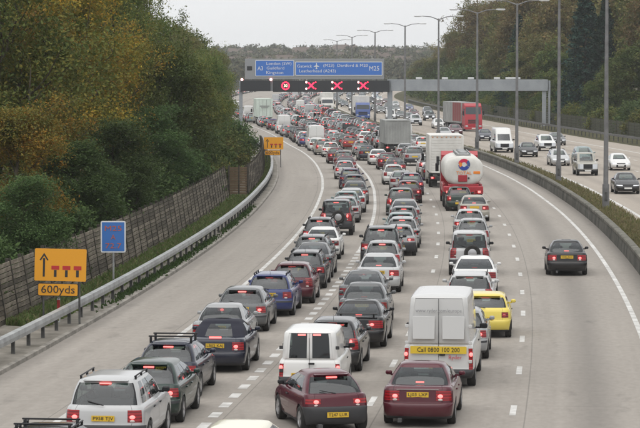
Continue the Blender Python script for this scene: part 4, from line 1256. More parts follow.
# from near to far: kind, photo column of the rear, photo row of the roof, colour, brake lights lit, own description
QUEUE = {
 1: [('estate', 30, 424, BLACK, True, 'black estate with roof rails cut off at the bottom left corner'), ('suv', 101, 371, LSIL, True, 'silver off-roader with roof rails'), ('hatch', 144, 359, DGREEN, True, ''), ('hatch', 164, 338, NAVY, True, 'dark navy hatchback with roof bars'), ('conv', 214, 317.5, NAVY, True, ''),
     ('saloon', 217, 303.5, SILVER, True, ''), ('hatch', 240, 284.7, GREY, True, ''), ('estate', 268, 271.6, BLUE, False, ''), ('hatch', 291, 261.5, MAROON, False, ''), ('estate', 304, 249.4, DGREY, True, ''),
     ('saloon', 311, 242.8, GREY, False, ''), ('estate', 311, 234.4, GREY, True, ''), ('saloon', 321, 226, WHITE, False, ''), ('estate', 319, 217.6, DGREY, True, ''), ('off', 336, 198.8, DGREY, True, 'dark grey off-roader with spare wheel on the back'),
     ('hatch', 344, 196, SILVER, True, ''), ('hatch', 346, 191, TEAL, False, ''), ('saloon', 351, 188.0, LSIL, True, ''), ('saloon', 355, 181, GREY, True, ''), ('hatch', 354, 174.0, NAVY, False, ''), ('estate', 351, 168, PURPLE, False, ''),
     ('hatch', 345, 160, LSIL, True, ''), ('saloon', 346, 155.5, MAROON, True, ''), ('mpv', 344, 150.6, GREY, False, ''), ('saloon', 337, 147.5, MAROON, True, ''), ('hatch', 331, 142, WHITE, True, '')],
 2: [('hatch', 230, 420, CREAM, False, 'cream car showing only its roof at the bottom edge'), ('small', 338, 367.7, MAROON, True, 'maroon hatchback with grey bumper slewed between lanes'), ('cvan', 309, 324.4, WHITE, True, 'white small van with two rear windows'), ('hatch_v', 331, 317, DGREY, True, ''), ('saloon', 357, 297.7, BLACK, True, ''),
     ('saloon', 363, 282, GREY, False, ''), ('saloon', 362, 269.6, GREY, False, ''), ('saloon', 378, 253, LSIL, True, ''), ('hatch', 382, 240, SILVER, True, ''), ('suv', 381, 225.8, BLACK, True, ''), ('small', 399, 224.0, SILVER, True, ''),
     ('estate', 402, 216.4, SILVER, True, ''), ('hatch', 401, 211.7, TEAL, False, ''), ('hatch', 404, 206, GREY, True, ''), ('saloon', 405, 199, SILVER, False, ''), ('mpv', 401, 187, DGREEN, True, ''), ('hatch', 409, 180, MAROON, True, ''),
     ('estate', 412, 173, PURPLE, True, ''), ('saloon', 402, 170, SILVER, False, ''), ('hatch', 394, 164.4, WHITE, False, ''), ('saloon', 396, 157.5, DGREY, True, ''), ('saloon', 388, 152.5, MAROON, True, ''), ('saloon', 379, 148.7, WHITE, True, ''),
     ('saloon', 368, 145, NAVY, False, ''), ('hatch', 362, 140.5, SILVER, True, ''), ('hatch', 351, 135.6, RED, True, 'bright red hatchback')],
 3: [('saloon', 418, 360, MAROON, True, ''), ('pvan', 439, 288, OFFW, True, 'tall white panel van with yellow phone-number band'), ('hatch', 461, 307, SILVER, True, ''), ('mini', 486, 291, YELLOW, False, 'small yellow car'), ('estate_v', 470, 271.5, LSIL, False, ''),
     ('saloon', 475, 255, WHITE, False, ''), ('off', 470, 230, LSIL, False, 'pale silver off-roader with spare wheel on the back'), ('hatch', 473, 218.3, SILVER, False, ''), ('hatch', 470, 209, LSIL, True, ''), ('saloon', 475, 194.9, BEIGE, True, ''), ('hatch', 460, 186, DGREEN, True, '')],
 4: [('saloon', 568, 239, BLACK, True, 'lone black saloon driving in the empty right lane')],
}
YAW = {(2, 1): math.radians(13)}
COUNT = 0
LAST = {}
PLACED = {}
def shortd(it):
    return CN[it[3]] + ' ' + KW[it[0]]
_c = {'saloon': 0, 'hatch': 0}
for ln, q in QUEUE.items():
    for i, it in enumerate(q):                       # mix the makes
        if it[0] in _c and ln < 4 and i > 0:
            _c[it[0]] += 1
            if _c[it[0]] % 2 == 0 and not it[5]: q[i] = (it[0] + '2',) + it[1:]
for ln, q in QUEUE.items():
    prev = 0
    PLACED[ln] = []
    for i, (k, px, py, colr, lit, desc) in enumerate(q):
        s = SPECS[k]
        X, Yf = ground(px, py, s['H'])
        Y = Yf - (s['gr1'] * .4 + s['gf1'] * .6)
        Y = max(Y, prev + .7)
        X = (px - CX) * Y * math.cos(PITCH) / F_PX
        # keep it inside its own lane
        c0 = LANE_C[ln - 1] + slip(Y)
        X = min(max(X, ref(Y) + c0 - 1.0), ref(Y) + c0 + 1.0) if (ln, i) not in YAW and i > 0 else X
        yaw = YAW.get((ln, i), road_yaw(Y + 2) + math.radians(random.uniform(-.6, .6)))
        det = 2 if Y < 150 else 1
        o = vehicle(k, X, Y, yaw, colr, lit, False, det)
        if not desc: o.scale = (random.uniform(.97, 1.03), random.uniform(.96, 1.03), random.uniform(.98, 1.03))
        d = desc or shortd(q[i])
        if ln == 4: lab = desc
        elif i == 0 and ln < 3: lab = desc
        else:
            n_ = i + 1
            lab = '%s, %s vehicle up the %s' % (d, ORD[n_ - 1], LANES[ln])
            add = ', just ahead of the ' + shortd(q[i-1]) if i else ''
            if len((lab + add).replace(',', '').split()) <= 16: lab += add
        tag(o, lab, KCAT.get(k, 'car'), 'vehicles queuing in the ' + LANES[ln] if ln < 4 else None)
        PLACED[ln].append(o)
        prev = Y + s['L']; COUNT += 1
    LAST[ln] = prev

# details of single vehicles
def part_on(root, name, mb, mats, loc=(0, 0, 0), rot=None, color=None):
    return link(name, mb.mesh(name, mats), root, loc, rot, color)
nav = PLACED[1][3]
for veh in (nav, PLACED[1][0]):
    for y_ in (1.05, 1.85):
        bars = MB(); bars.box((0, y_, 1.555), (1.20, .05, .035), bev=.01)
        for sg in (1, -1): bars.box((sg*.54, y_, 1.455), (.06, .09, .19), bev=.02)
        part_on(veh, 'roof_bar', bars, ['black_plastic'])
sp_ = MB(); sp_.box((0, .17, 1.10), (1.30, .20, .03), bev=.012)
for sg in (1, -1): sp_.box((sg*.52, .2, 1.04), (.05, .12, .12))
part_on(PLACED[2][4], 'boot_spoiler', sp_, ['black_plastic'])
van = PLACED[3][1]
principled('band_yellow', (0.62, 0.43, 0.03), .5); principled('print_grey', (0.22, 0.22, 0.23), .6); principled('print_red', (0.45, 0.02, 0.04), .6)
bd = MB(); bd.box((0, .028, 1.06), (1.52, .012, .20)); part_on(van, 'yellow_band', bd, ['band_yellow'])
T90 = (math.pi/2, 0, 0)
link('lettering', text_mesh('Call 0800 100 200', .17, 'ink', .003, width=1.15), van, (0, .018, 1.06), T90)
link('lettering', text_mesh('www.ryder.com/europe', .15, 'print_grey', .003, width=1.25), van, (0.0, .068, 2.12), (math.pi/2 - .09, 0, 0))
link('lettering', text_mesh('Ryder', .15, 'print_red', .004), van, (.45, .028, .86), T90)
aud = PLACED[3][0]
lb = MB(); lb.box((.62, 2.6, 1.36), (.05, .04, .05)); 
tb = MB()
tb.box((0, .085, .925), (1.0, .02, .012)); part_on(aud, 'boot_trim', tb, ['chrome'])
# ------------------------------------------------------------------ lorries (own frame as the cars)
noise_tint(principled('lorry_white', (0.62, 0.61, 0.58), 0.5), (0.5, 0.49, 0.46), (0.68, 0.67, 0.64), .6, 6)
noise_tint(principled('lorry_grey', (0.28, 0.29, 0.28), 0.7), (0.22, 0.225, 0.22), (0.33, 0.34, 0.33), .5, 6)
noise_tint(principled('lorry_green', (0.5, 0.58, 0.52), 0.6), (0.46, 0.53, 0.48), (0.58, 0.66, 0.60), .6, 6)
principled('lorry_red', (0.34, 0.012, 0.024), 0.4, 0, .4); principled('lorry_blue', (0.03, 0.07, 0.25), .4, 0, .4)
principled('lorry_wine', (0.20, 0.03, 0.03), .5); principled('chassis', (0.03, 0.03, 0.032), .8)
principled('print_blue', (0.02, 0.05, 0.30), .5); principled('print_orange', (0.75, 0.22, 0.02), .5); principled('print_crimson', (0.55, 0.01, 0.06), .5)
def lorry_wheels(root, ylist, hw, R=.5):
    wt, rm = MB(), MB()
    wt.ring([(-.15, R*.55), (-.15, R*.93), (-.1, R), (.1, R), (.15, R*.93), (.15, R*.55)], 'x', 20, close=True)
    rm.ring([(-.12, R*.56), (.13, R*.56), (.08, R*.3), (.15, R*.25)], 'x', 16)
    a, b_ = wt.mesh('wheel', ['rubber']), rm.mesh('rim', ['rim'])
    for y in ylist:
        for sg in (1, -1):
            o = link('wheel', a, root, (sg*(hw - .17), y, R), (0, 0, 0 if sg > 0 else math.pi)); link('rim', b_, o)
def cab_unit(root, y, W, H, mat, nose=2.1):
    """flat-nosed cab: y is its back, front at y + nose"""
    hw = W/2
    mb = MB()
    prof = [(0, .55), (0, H - .25), (.25, H), (nose*.62, H - .02), (nose*.80, H - .35), (nose*.90, H*.62), (nose*.98, H*.46), (nose, H*.30), (nose, .38), (nose*.1, .38)]
    vs = [(sg*hw*(.97 if z > H*.8 else 1), y + a, z) for sg in (-1, 1) for a, z in prof]
    n_ = len(prof)
    fs = [tuple(range(n_)), tuple(range(2*n_ - 1, n_ - 1, -1))] + [(k, n_ + k, n_ + (k+1) % n_, (k+1) % n_) for k in range(n_)]
    mb.add(vs, fs)
    part_on(root, 'cab', mb, [mat])
    ws = MB(); ws.face([(-hw*.9, y + nose*.905 + .02, H*.615), (hw*.9, y + nose*.905 + .02, H*.615), (hw*.86, y + nose*.82 + .02, H*.865), (-hw*.86, y + nose*.82 + .02, H*.865)]); part_on(root, 'windscreen', ws, ['pane_dark'])
    for sg in (1, -1):
        sw = MB(); sw.face([(sg*(hw + .008), y + nose*.35, H*.55), (sg*(hw + .008), y + nose*.85, H*.55), (sg*(hw + .008), y + nose*.78, H*.80), (sg*(hw + .008), y + nose*.35, H*.80)]); part_on(root, 'side_window', sw, ['pane_dark'])
        mm = MB(); mm.box((sg*(hw + .2), y + nose*.92, H*.66), (.22, .1, .55), bev=.03); mm.box((sg*(hw + .06), y + nose*.9, H*.8), (.3, .05, .05)); part_on(root, 'wing_mirror', mm, ['black_plastic'])
        hl = MB(); hl.box((sg*hw*.78, y + nose + .005, .75), (.36, .05, .22), bev=.03); part_on(root, 'headlight', hl, ['headlight'])
    gr = MB()
    for k in range(4): gr.box((0, y + nose*.99 + .012, H*.30 + k*.14), (W*.62, .06, .085), bev=.01)
    part_on(root, 'grille', gr, ['chassis'])
    bp = MB(); bp.box((0, y + nose, .45), (W*.98, .16, .36), bev=.05); part_on(root, 'bumper', bp, [mat])
    pl = MB(); pl.box((0, y + nose + .09, .45), (.52, .014, .12)); part_on(root, 'number_plate', pl, ['plate_white'])
def tail_unit(root, W, lit=True, z=.85, y=0.0, panel='chassis'):
    bp = MB(); bp.box((0, y + .05, z - .12), (W*.96, .12, .26), bev=.02); part_on(root, 'rear_bumper', bp, [panel])
    for sg in (1, -1):
        t = MB(); t.box((sg*W*.40, y - .02, z - .10), (.34, .05, .16), bev=.02); o = part_on(root, 'tail_light', t, ['tail_lit' if lit else 'tail_off'])
        t = MB(); t.box((sg*W*.42, y - .05, z - .10), (.15, .03, .12), bev=.02); part_on(o, 'lamp', t, ['lamp_lit' if lit else 'lamp_off'])
        t = MB(); t.box((sg*W*.36, y + .35, .38), (.45, .03, .5)); part_on(root, 'mud_flap', t, ['rubber'])
    t = MB(); t.box((0, y - .02, z - .10), (.5, .02, .12)); part_on(root, 'number_plate', t, ['plate_yellow'])
def box_lorry(name, X, Y, yaw, L, W, H, bmat, cmat, ribs=0, floor=1.1, rear='doors', artic=False, cabH=3.2, side_mat=None, lit=True, nose=2.1):
    root = empty(name, (X, Y, 0), yaw)
    hw = W/2
    bl = L - nose - .35
    b_ = MB(); b_.box((0, bl/2, (floor + H)/2), (W, bl, H - floor), bev=.03); part_on(root, 'cargo_box', b_, [bmat])
    ed = MB()
    for sg in (1, -1): ed.box((sg*(hw - .03), -.008, (floor + H)/2), (.09, .06, H - floor - .04), bev=.015)
    ed.box((0, -.008, H - .05), (W - .26, .06, .12), bev=.015); ed.box((0, -.008, floor + .05), (W - .26, .06, .12), bev=.015)
    part_on(root, 'rear_frame', ed, [bmat])
    if rear == 'doors':
        for sg in (1, -1):
            d = MB(); d.box((sg*(hw - .12)/2, -.004, (floor + H)/2), (hw - .16, .03, H - floor - .26), bev=.01); o = part_on(root, 'rear_door', d, [bmat])
            for xx in (.25, .75):
                lk = MB(); lk.tube((sg*(hw - .1)*xx, -.04, floor + .15), (sg*(hw - .1)*xx, -.04, H - .15), .018, None, 6); part_on(o, 'locking_bar', lk, ['galvanised'])
    elif rear == 'shutter':
        for k in range(int((H - floor - .3)/.2)):
            d = MB(); d.box((0, -.002 + .001*(k % 2), floor + .25 + k*.2), (W - .30, .03, .185), bev=.008); part_on(root, 'shutter_slat', d, [bmat])
    for k in range(ribs):
        for sg in (1, -1):
            r = MB(); r.box((sg*(hw + .012), .3 + k*(bl - .6)/max(1, ribs - 1), (floor + H)/2), (.03, .06, H - floor - .1)); part_on(root, 'side_rib', r, [bmat])
    if side_mat:
        for sg in (1, -1):
            r = MB(); r.box((sg*(hw + .012), bl*.76, (floor + H)/2 + .1), (.02, bl*.46, H - floor - .3)); part_on(root, 'side_panel', r, [side_mat])
    ch = MB(); ch.box((0, L/2 - .5, floor - .22), (.9, L - 1.4, .3)); ch.box((0, bl/2, floor - .06), (W*.96, bl - .1, .1)); part_on(root, 'chassis', ch, ['chassis'])
    lorry_wheels(root, [1.5, 2.8, L - 1.3] if artic else [2.3 if L > 8 else 1.6, L - 1.3], hw)
    tail_unit(root, W, lit)
    cab_unit(root, L - nose, W*.98, cabH, cmat, nose)
    return root

# white box lorry ahead of the tanker
Yw = 196.0
lw = box_lorry('box_lorry', ref(Yw) + 9.0, Yw, road_yaw(Yw + 4), 9.0, 2.45, 3.85, 'lorry_white', 'lorry_white', cabH=3.0, rear='shutter')
mk = MB()
for k in range(7): mk.box((-1.0 + k*.33, -.05, 3.70), (.09, .03, .07), bev=.01)
part_on(lw, 'marker_lights', mk, ['amber'])
dk = MB(); dk.box((-.62, -.025, 2.0), (.22, .03, .62), bev=.02); part_on(lw, 'door_handle_recess', dk, ['chassis'])
tag(lw, 'tall white box lorry just ahead of the white fuel tanker', 'lorry')
# grey curtain-sided lorry
Yg = 272.0
lg = box_lorry('box_lorry', ref(Yg) + 9.2, Yg, road_yaw(Yg + 5), 10.0, 2.55, 3.5, 'lorry_grey', 'lorry_grey', ribs=8, cabH=2.9, rear='none')
for k in range(9):
    r = MB(); r.box((-1.1 + k*.275, -.012, 2.3), (.05, .03, 2.1)); part_on(lg, 'rear_rib', r, ['lorry_grey'])
tag(lg, 'plain grey box lorry short of the gantry', 'lorry')
# pale green box lorry in the exit lane
Yp = 423.0
lp = box_lorry('box_lorry', (264.7 - CX) * Yp / F_PX, Yp, road_yaw(Yp + 5) + .05, 9.5, 2.5, 4.0, 'lorry_green', 'lorry_white', cabH=3.1, rear='doors', floor=1.15)
tag(lp, 'pale green box lorry in the exit lane under the gantry', 'lorry')
dm = MB(); dm.box((0, -.045, 2.85), (1.5, .02, .16)); dm.box((0, -.045, 2.6), (1.1, .02, .12)); part_on(lp, 'printed_band', dm, ['lorry_grey'])

# fuel tanker
def tanker(X, Y, yaw):
    root = empty('tanker_lorry', (X, Y, 0), yaw)
    W, hw, TL = 2.5, 1.25, 8.0
    prof_n = 36
    def sect(k):            # squarish ellipse of the tank
        pts = []
        for i in range(prof_n):
            t = 2*math.pi*i/prof_n
            cx_, sz_ = math.cos(t), math.sin(t)
            pts.append((math.copysign(abs(cx_)**.72, cx_) * 1.24 * k, math.copysign(abs(sz_)**.78, sz_) * .93 * k))
        return pts
    st = [(.02, .60), (.05, .82), (.13, .94), (.26, .985), (.42, 1.0), (TL - .4, 1.0), (TL - .15, .96), (TL, .7)]
    mb = MB()
    vs = []
    for y, k in st: vs += [(a, y, 2.33 + z) for a, z in sect(k)]
    fs = []
    for i in range(len(st) - 1):
        for k in range(prof_n):
            k2 = (k + 1) % prof_n; fs.append((i*prof_n + k, i*prof_n + k2, (i+1)*prof_n + k2, (i+1)*prof_n + k))
    fs += [tuple(range(prof_n)), tuple((len(st)-1)*prof_n + k for k in range(prof_n))]
    mb.add(vs, fs); part_on(root, 'tank', mb, ['lorry_white'])
    wk = MB(); wk.box((0, TL/2, 3.32), (.75, TL*.86, .10), bev=.02)
    for sg in (1, -1):
        wk.tube((sg*.42, .4, 3.42), (sg*.42, TL - .5, 3.42), .03)
        for y in np.linspace(.45, TL - .6, 6): wk.tube((sg*.42, y, 3.2), (sg*.42, y, 3.42), .025)
    part_on(root, 'walkway', wk, ['galvanised'])
    for k in range(4):
        h = MB(); h.ring([(0, .26), (.1, .26), (.13, .18)], 'z', 14, c=(0, 1.3 + k*1.8, 3.36)); part_on(root, 'hatch', h, ['galvanised'])
    # emblem: tricolour swirl disc
    em = MB()
    def fan(a0, a1, r0, r1, mat, y):
        for i in range(8):
            t0, t1 = a0 + (a1 - a0)*i/8, a0 + (a1 - a0)*(i+1)/8
            em.face([(math.cos(t0)*r0, y, math.sin(t0)*r0), (math.cos(t1)*r0, y, math.sin(t1)*r0), (math.cos(t1)*r1, y, math.sin(t1)*r1), (math.cos(t0)*r1, y, math.sin(t0)*r1)], mat)
    fan(math.radians(20), math.radians(170), .14, .36, 0, 0); fan(math.radians(185), math.radians(335), .14, .36, 1, 0)
    fan(math.radians(-20), math.radians(45), .20, .38, 2, -.002); fan(math.radians(150), math.radians(215), .12, .30, 3, -.002); fan(0, 2*math.pi, .001, .15, 4, -.001)
    part_on(root, 'emblem', em, ['print_crimson', 'print_blue', 'lorry_blue', 'print_orange', 'lorry_white'], (.03, -.004, 2.72))
    link('lettering', text_mesh('TOTAL', .27, 'print_orange', .006, width=.95), root, (.03, -.004, 2.19), T90)
    pl = MB(); pl.box((.82, .012, 2.22), (.42, .02, .16), bev=.008); part_on(root, 'hazard_plate', pl, ['print_orange'])
    pl = MB(); pl.box((-.05, -.01, 1.86), (.56, .05, .42), bev=.02); part_on(root, 'valve_box', pl, ['lorry_red'])
    pl = MB(); pl.ring([(-.06, .06), (.02, .06)], 'y', 10, c=(.32, -.01, 1.88)); part_on(root, 'valve', pl, ['chassis'])
    # red rear body below the tank
    rb_ = MB(); rb_.box((0, .32, 1.12), (2.46, .6, .5), bev=.05); rb_.box((0, .28, 1.42), (1.9, .4, .16), bev=.03); part_on(root, 'rear_skirt', rb_, ['lorry_red'])
    for sg in (1, -1):
        sk = MB(); sk.box((sg*1.14, TL*.52, 1.15), (.2, TL*.5, .55), bev=.04); part_on(root, 'side_locker', sk, ['lorry_red'])
        t = MB(); t.box((sg*.92, .0, 1.02), (.36, .05, .2), bev=.02); o = part_on(root, 'tail_light', t, ['tail_lit'])
        t = MB(); t.box((sg*.98, -.03, 1.02), (.17, .03, .14), bev=.02); part_on(o, 'lamp', t, ['lamp_lit'])
        t = MB(); t.box((sg*.92, .75, .4), (.5, .03, .5)); part_on(root, 'mud_flap', t, ['rubber'])
    t = MB(); t.box((0, -.0, 1.0), (.52, .02, .12)); part_on(root, 'number_plate', t, ['plate_yellow'])
    bp = MB(); bp.box((0, .15, .62), (2.3, .14, .18), bev=.03); part_on(root, 'rear_bumper', bp, ['chassis'])
    ch = MB(); ch.box((0, 5, .98), (.85, 9.4, .34)); part_on(root, 'chassis', ch, ['chassis'])
    lorry_wheels(root, [1.7, 3.0, 9.1], hw)
    cab_unit(root, 8.35, 2.44, 3.30, 'lorry_red')
    bc = MB(); bc.box((0, 8.32, 2.75), (1.5, .04, .7), bev=.01); part_on(root, 'cab_rear_panel', bc, ['chassis'])
    return root
tk = tanker(ref(167.5) + 9.2, 167.5, road_yaw(172))
tag(tk, 'white fuel tanker with round coloured emblem and red cab in the third lane', 'tanker')

# ------------------------------------------------------------------ the jam beyond: smaller and smaller vehicles in every lane
FAR_COL = [SILVER, SILVER, LSIL, WHITE, GREY, DGREY, BLACK, NAVY, RED, MAROON, BLUE, DGREEN, BEIGE, SILVER, TEAL, WHITE, DGREY]
FAR_KIND = ['hatch', 'hatch2', 'saloon2', 'saloon', 'estate', 'hatch', 'mpv', 'hatch_v', 'suv', 'saloon', 'estate_v', 'hatch', 'pvan', 'cvan']
fr2 = random.Random(99)
cands = []
def busy(X, Y, L):
    for (bx, by, bl) in ((lw.location.x, 196, 9.2), (lg.location.x, 272, 10.2), (lp.location.x, 423, 9.8), (tk.location.x, 167.5, 10.8)):
        if abs(X - bx) < 2.6 and by - L - 1.5 < Y < by + bl + 1.5: return by + bl + 1.6
    return None
# third lane between the lorries
for (k, Y, o_, colr, lit) in [('mpv', 219.5, 8.75, WHITE, True), ('suv', 240.5, 8.7, SILVER, False), ('pvan', 252, 9.1, BLACK, False), ('hatch', 208.5, 8.6, BLACK, True), ('saloon', 262, 9.3, SILVER, True)]:
    if k == 'pvan': k = 'estate'
    v_ = vehicle(k, ref(Y) + o_, Y, road_yaw(Y + 2), colr, lit, False, 1)
    tag(v_, '%s %s in the third lane between the white and grey box lorries' % (CN[colr], KW[k]), KCAT.get(k, 'car'), 'vehicles queuing in the third lane'); COUNT += 1
start = {1: LAST[1] + 2, 2: LAST[2] + 2, 3: 284.5, 4: 286}
for ln in (1, 2, 3, 4):
    Y = start[ln]
    while Y < 1080:
        k = fr2.choice(FAR_KIND); k = 'hatch' if k == 'pvan' and fr2.random() < .6 else k; L_ = SPECS[k]['L']
        colr = fr2.choice(FAR_COL)
        if k == 'pvan': colr = fr2.choice([WHITE, WHITE, LSIL]); 
        X = ref(Y) + LANE_C[ln-1] + (slip(Y) if ln == 1 else 0) + fr2.uniform(-.3, .3)
        nb_ = busy(X, Y, L_)
        if nb_: Y = nb_; continue
        cands.append((Y, ln, k, X, colr, fr2.random() < .72))
        Y += L_ + fr2.uniform(1.6, 5.0) * (1 if ln < 4 else 1.3)
cands.sort()
# oncoming traffic: kind, photo column of the front, photo row of the tyres, colour, headlights, text
ONC = [('saloon', 627, 193.8, BLACK, False, 'black saloon nearest the camera on the opposite carriageway'), ('saloon', 620, 170.3, WHITE, False, 'white saloon at the right edge on the opposite carriageway'),
       ('off', 587, 175.5, BEIGE, False, 'beige oncoming off-roader between the two nearest lamp posts'), ('mpv', 585, 165, TEAL, False, 'pale teal people carrier right behind the beige oncoming off-roader'),
       ('estate', 560, 165.8, LSIL, False, 'pale silver oncoming estate behind the second lamp post'), ('suv', 547, 151, WHITE, False, 'white oncoming off-roader behind the dark saloon'), ('saloon', 529, 157, BLACK, False, 'black oncoming saloon right of the white van'),
       ('hatch', 558, 145.3, GREY, False, 'grey oncoming hatchback in the farthest lane'), ('pvan', 504, 152.5, WHITE, False, 'white oncoming panel van left of the black saloon'), ('saloon', 486, 141, NAVY, False, 'dark navy oncoming saloon between the red lorry and white van'),
       ('hatch', 456, 135.2, MAROON, False, 'maroon oncoming hatchback beside the red lorry'), ('saloon', 445, 138.5, SILVER, False, 'silver oncoming saloon left of the maroon hatchback'), ('hatch', 439, 128.5, WHITE, False, 'white oncoming hatchback behind the silver saloon'),
       ('suv', 416, 125.5, LSIL, False, 'pale silver oncoming off-roader beside the top of the grey lorry'), ('cvan', 391, 120.5, WHITE, False, 'white oncoming small van at the middle gantry leg'), ('saloon', 401, 119, GREY, False, 'grey oncoming saloon at the middle gantry leg')]
for k, px, py, colr, hl, lab in ONC:
    X, Y = ground(px, py)
    L_ = SPECS[k]['L']
    yw = road_yaw(Y) 
    Xr, Yr = X - math.sin(yw) * (L_ - .8), Y + math.cos(yw) * (L_ - .8)
    v_ = vehicle(k, Xr, Yr, yw + math.pi, colr, False, hl, 1)
    tag(v_, lab, KCAT.get(k, 'car'), 'oncoming vehicles on the opposite carriageway'); COUNT += 1
def oncoming_lorry(px, py, lab, **kw):
    X, Y = ground(px, py); L_ = kw['L']; yw = road_yaw(Y) + kw.pop('turn', 0)
    o = box_lorry('box_lorry', X - math.sin(yw) * L_, Y + math.cos(yw) * L_, yw + math.pi, W=2.5, lit=False, **kw)
    return tag(o, lab, 'lorry')
oncoming_lorry(473.5, 131.5, 'red articulated lorry with grey trailer on the opposite carriageway', turn=.10, L=15.5, H=4.0, bmat='lorry_grey', cmat='lorry_red', artic=True, cabH=3.9, side_mat='lorry_wine', ribs=10)
oncoming_lorry(363, 119.5, 'blue-cabbed white lorry coming towards the camera under the gantry', L=11, H=4.0, bmat='lorry_white', cmat='lorry_blue', cabH=2.9)
oncoming_lorry(327.5, 112.0, 'distant white oncoming lorry left of the blue-cabbed one', L=11, H=3.9, bmat='lorry_white', cmat='lorry_white', cabH=2.9)
far_on = []
for ln, o_ in enumerate((21.1, 24.9, 28.7, 32.5)):
    Y = 430 + fr2.uniform(0, 30)
    while Y < 1000:
        k = fr2.choice(FAR_KIND); k = 'saloon' if k == 'pvan' and fr2.random() < .5 else k
        ok = all(abs(Y - y2) > 13 or abs(ref(Y) + o_ - x2) > 2.5 for x2, y2 in ((8.5, 474), (1.6, 545), (10, 462), (13, 470)))
        if ok: far_on.append((Y, k, ref(Y) + o_, fr2.choice([GREY, DGREY, NAVY, SILVER, BLACK, MAROON, BLUE, DGREEN, GREY, WHITE]), fr2.random() < .18))
        Y += fr2.uniform(24, 62)
far_on.sort()
for Y, k, X, colr, hl in far_on:
    v_ = vehicle(k, X, Y + SPECS[k]['L'], road_yaw(Y) + math.pi, colr, False, hl, 0)
    tag(v_, 'small distant %s %s coming towards the camera beyond the gantry' % (CN[colr], KW[k]), KCAT.get(k, 'car'), 'distant oncoming vehicles'); COUNT += 1
LANE_LONG = {1: 'exit lane', 2: 'second lane', 3: 'third lane', 4: 'right lane'}
budget = 296 - COUNT
rest = []
cc_i = {1: len(QUEUE[1]), 2: len(QUEUE[2])}
for (Y, ln, k, X, colr, lit) in cands:
    if budget > 0:
        det = 1 if Y < 300 else 0
        v_ = vehicle(k, X, Y, road_yaw(Y + 2) + (.02 if ln == 1 and Y > 340 else 0), colr, lit, False, det)
        zone = 'short of the gantry' if Y < 398 else 'beyond the gantry'
        tag(v_, 'small %s %s packed in the %s jam %s' % (CN[colr], KW[k], LANE_LONG[ln], zone), KCAT.get(k, 'car'), 'distant vehicles in the jam ' + zone)
        budget -= 1
    else: rest.append((Y, ln, k, X, colr, lit))
# the farthest of the jam, a few pixels each: one mass
paints = {}
mb, mats = MB(), []
allv, allf, allm = [], [], []
for (Y, ln, k, X, colr, lit) in rest:
    me = get_joined(k, lit, False)
    key_ = 'far_paint_' + CN[colr].replace(' ', '_')
    if key_ not in MATS: principled(key_, colr, .4, 0, .4)
    M_ = Matrix.Translation((X, Y, 0)) @ Matrix.Rotation(road_yaw(Y), 4, 'Z')
    i0 = len(allv)
    allv += [tuple(M_ @ v.co) for v in me.vertices]
    names = [mt.name for mt in me.materials]
    for p in me.polygons:
        nm = names[p.material_index]; nm = key_ if nm == 'paint' else nm
        if nm not in mats: mats.append(nm)
        allf.append([i0 + q for q in p.vertices]); allm.append(mats.index(nm))
if allv:
    me = bpy.data.meshes.new('distant_traffic'); me.from_pydata(allv, [], allf)
    for nm in mats: me.materials.append(MATS[nm])
    me.polygons.foreach_set('material_index', allm)
    tag(link('distant_traffic', me), 'farthest part of the traffic jam, tiny vehicles where the road vanishes', 'traffic', kind='stuff')

# ================================================================== SIGNS
principled('sign_amber', (0.68, 0.30, 0.012), .5); principled('sign_blue', (0.04, 0.15, 0.48), .5); principled('sign_white', (0.62, 0.63, 0.64), .5)
principled('sign_back', (0.24, 0.25, 0.26), .6); principled('sign_red', (0.42, 0.02, 0.02), .5); principled('sign_orange_print', (0.40, 0.10, 0.06), .5); principled('sign_blue2', (0.035, 0.14, 0.42), .5)
def rounded_plate(w, h, r, t, mat, border=None, bmat=None):
    mb = MB()
    def loop(w_, h_, r_):
        pts = []
        for cx_, cz_, a0 in ((w_/2 - r_, h_/2 - r_, 0), (-w_/2 + r_, h_/2 - r_, 90), (-w_/2 + r_, -h_/2 + r_, 180), (w_/2 - r_, -h_/2 + r_, 270)):
            for k in range(5):
                a = math.radians(a0 + 22.5*k); pts.append((cx_ + r_*math.cos(a), cz_ + r_*math.sin(a)))
        return pts
    o = loop(w, h, r); n_ = len(o)
    mb.add([(x, 0, z) for x, z in o] + [(x, t, z) for x, z in o], [tuple(range(n_)), tuple(range(2*n_ - 1, n_ - 1, -1))] + [(k, (k+1) % n_, n_ + (k+1) % n_, n_ + k) for k in range(n_)], 0)
    if border:
        i_ = loop(w - 2*border, h - 2*border, max(.01, r - border))
        mb.add([(x, -.004, z) for x, z in i_], [tuple(range(n_))], 1)
    return mb, ([bmat, mat] if border else [mat])
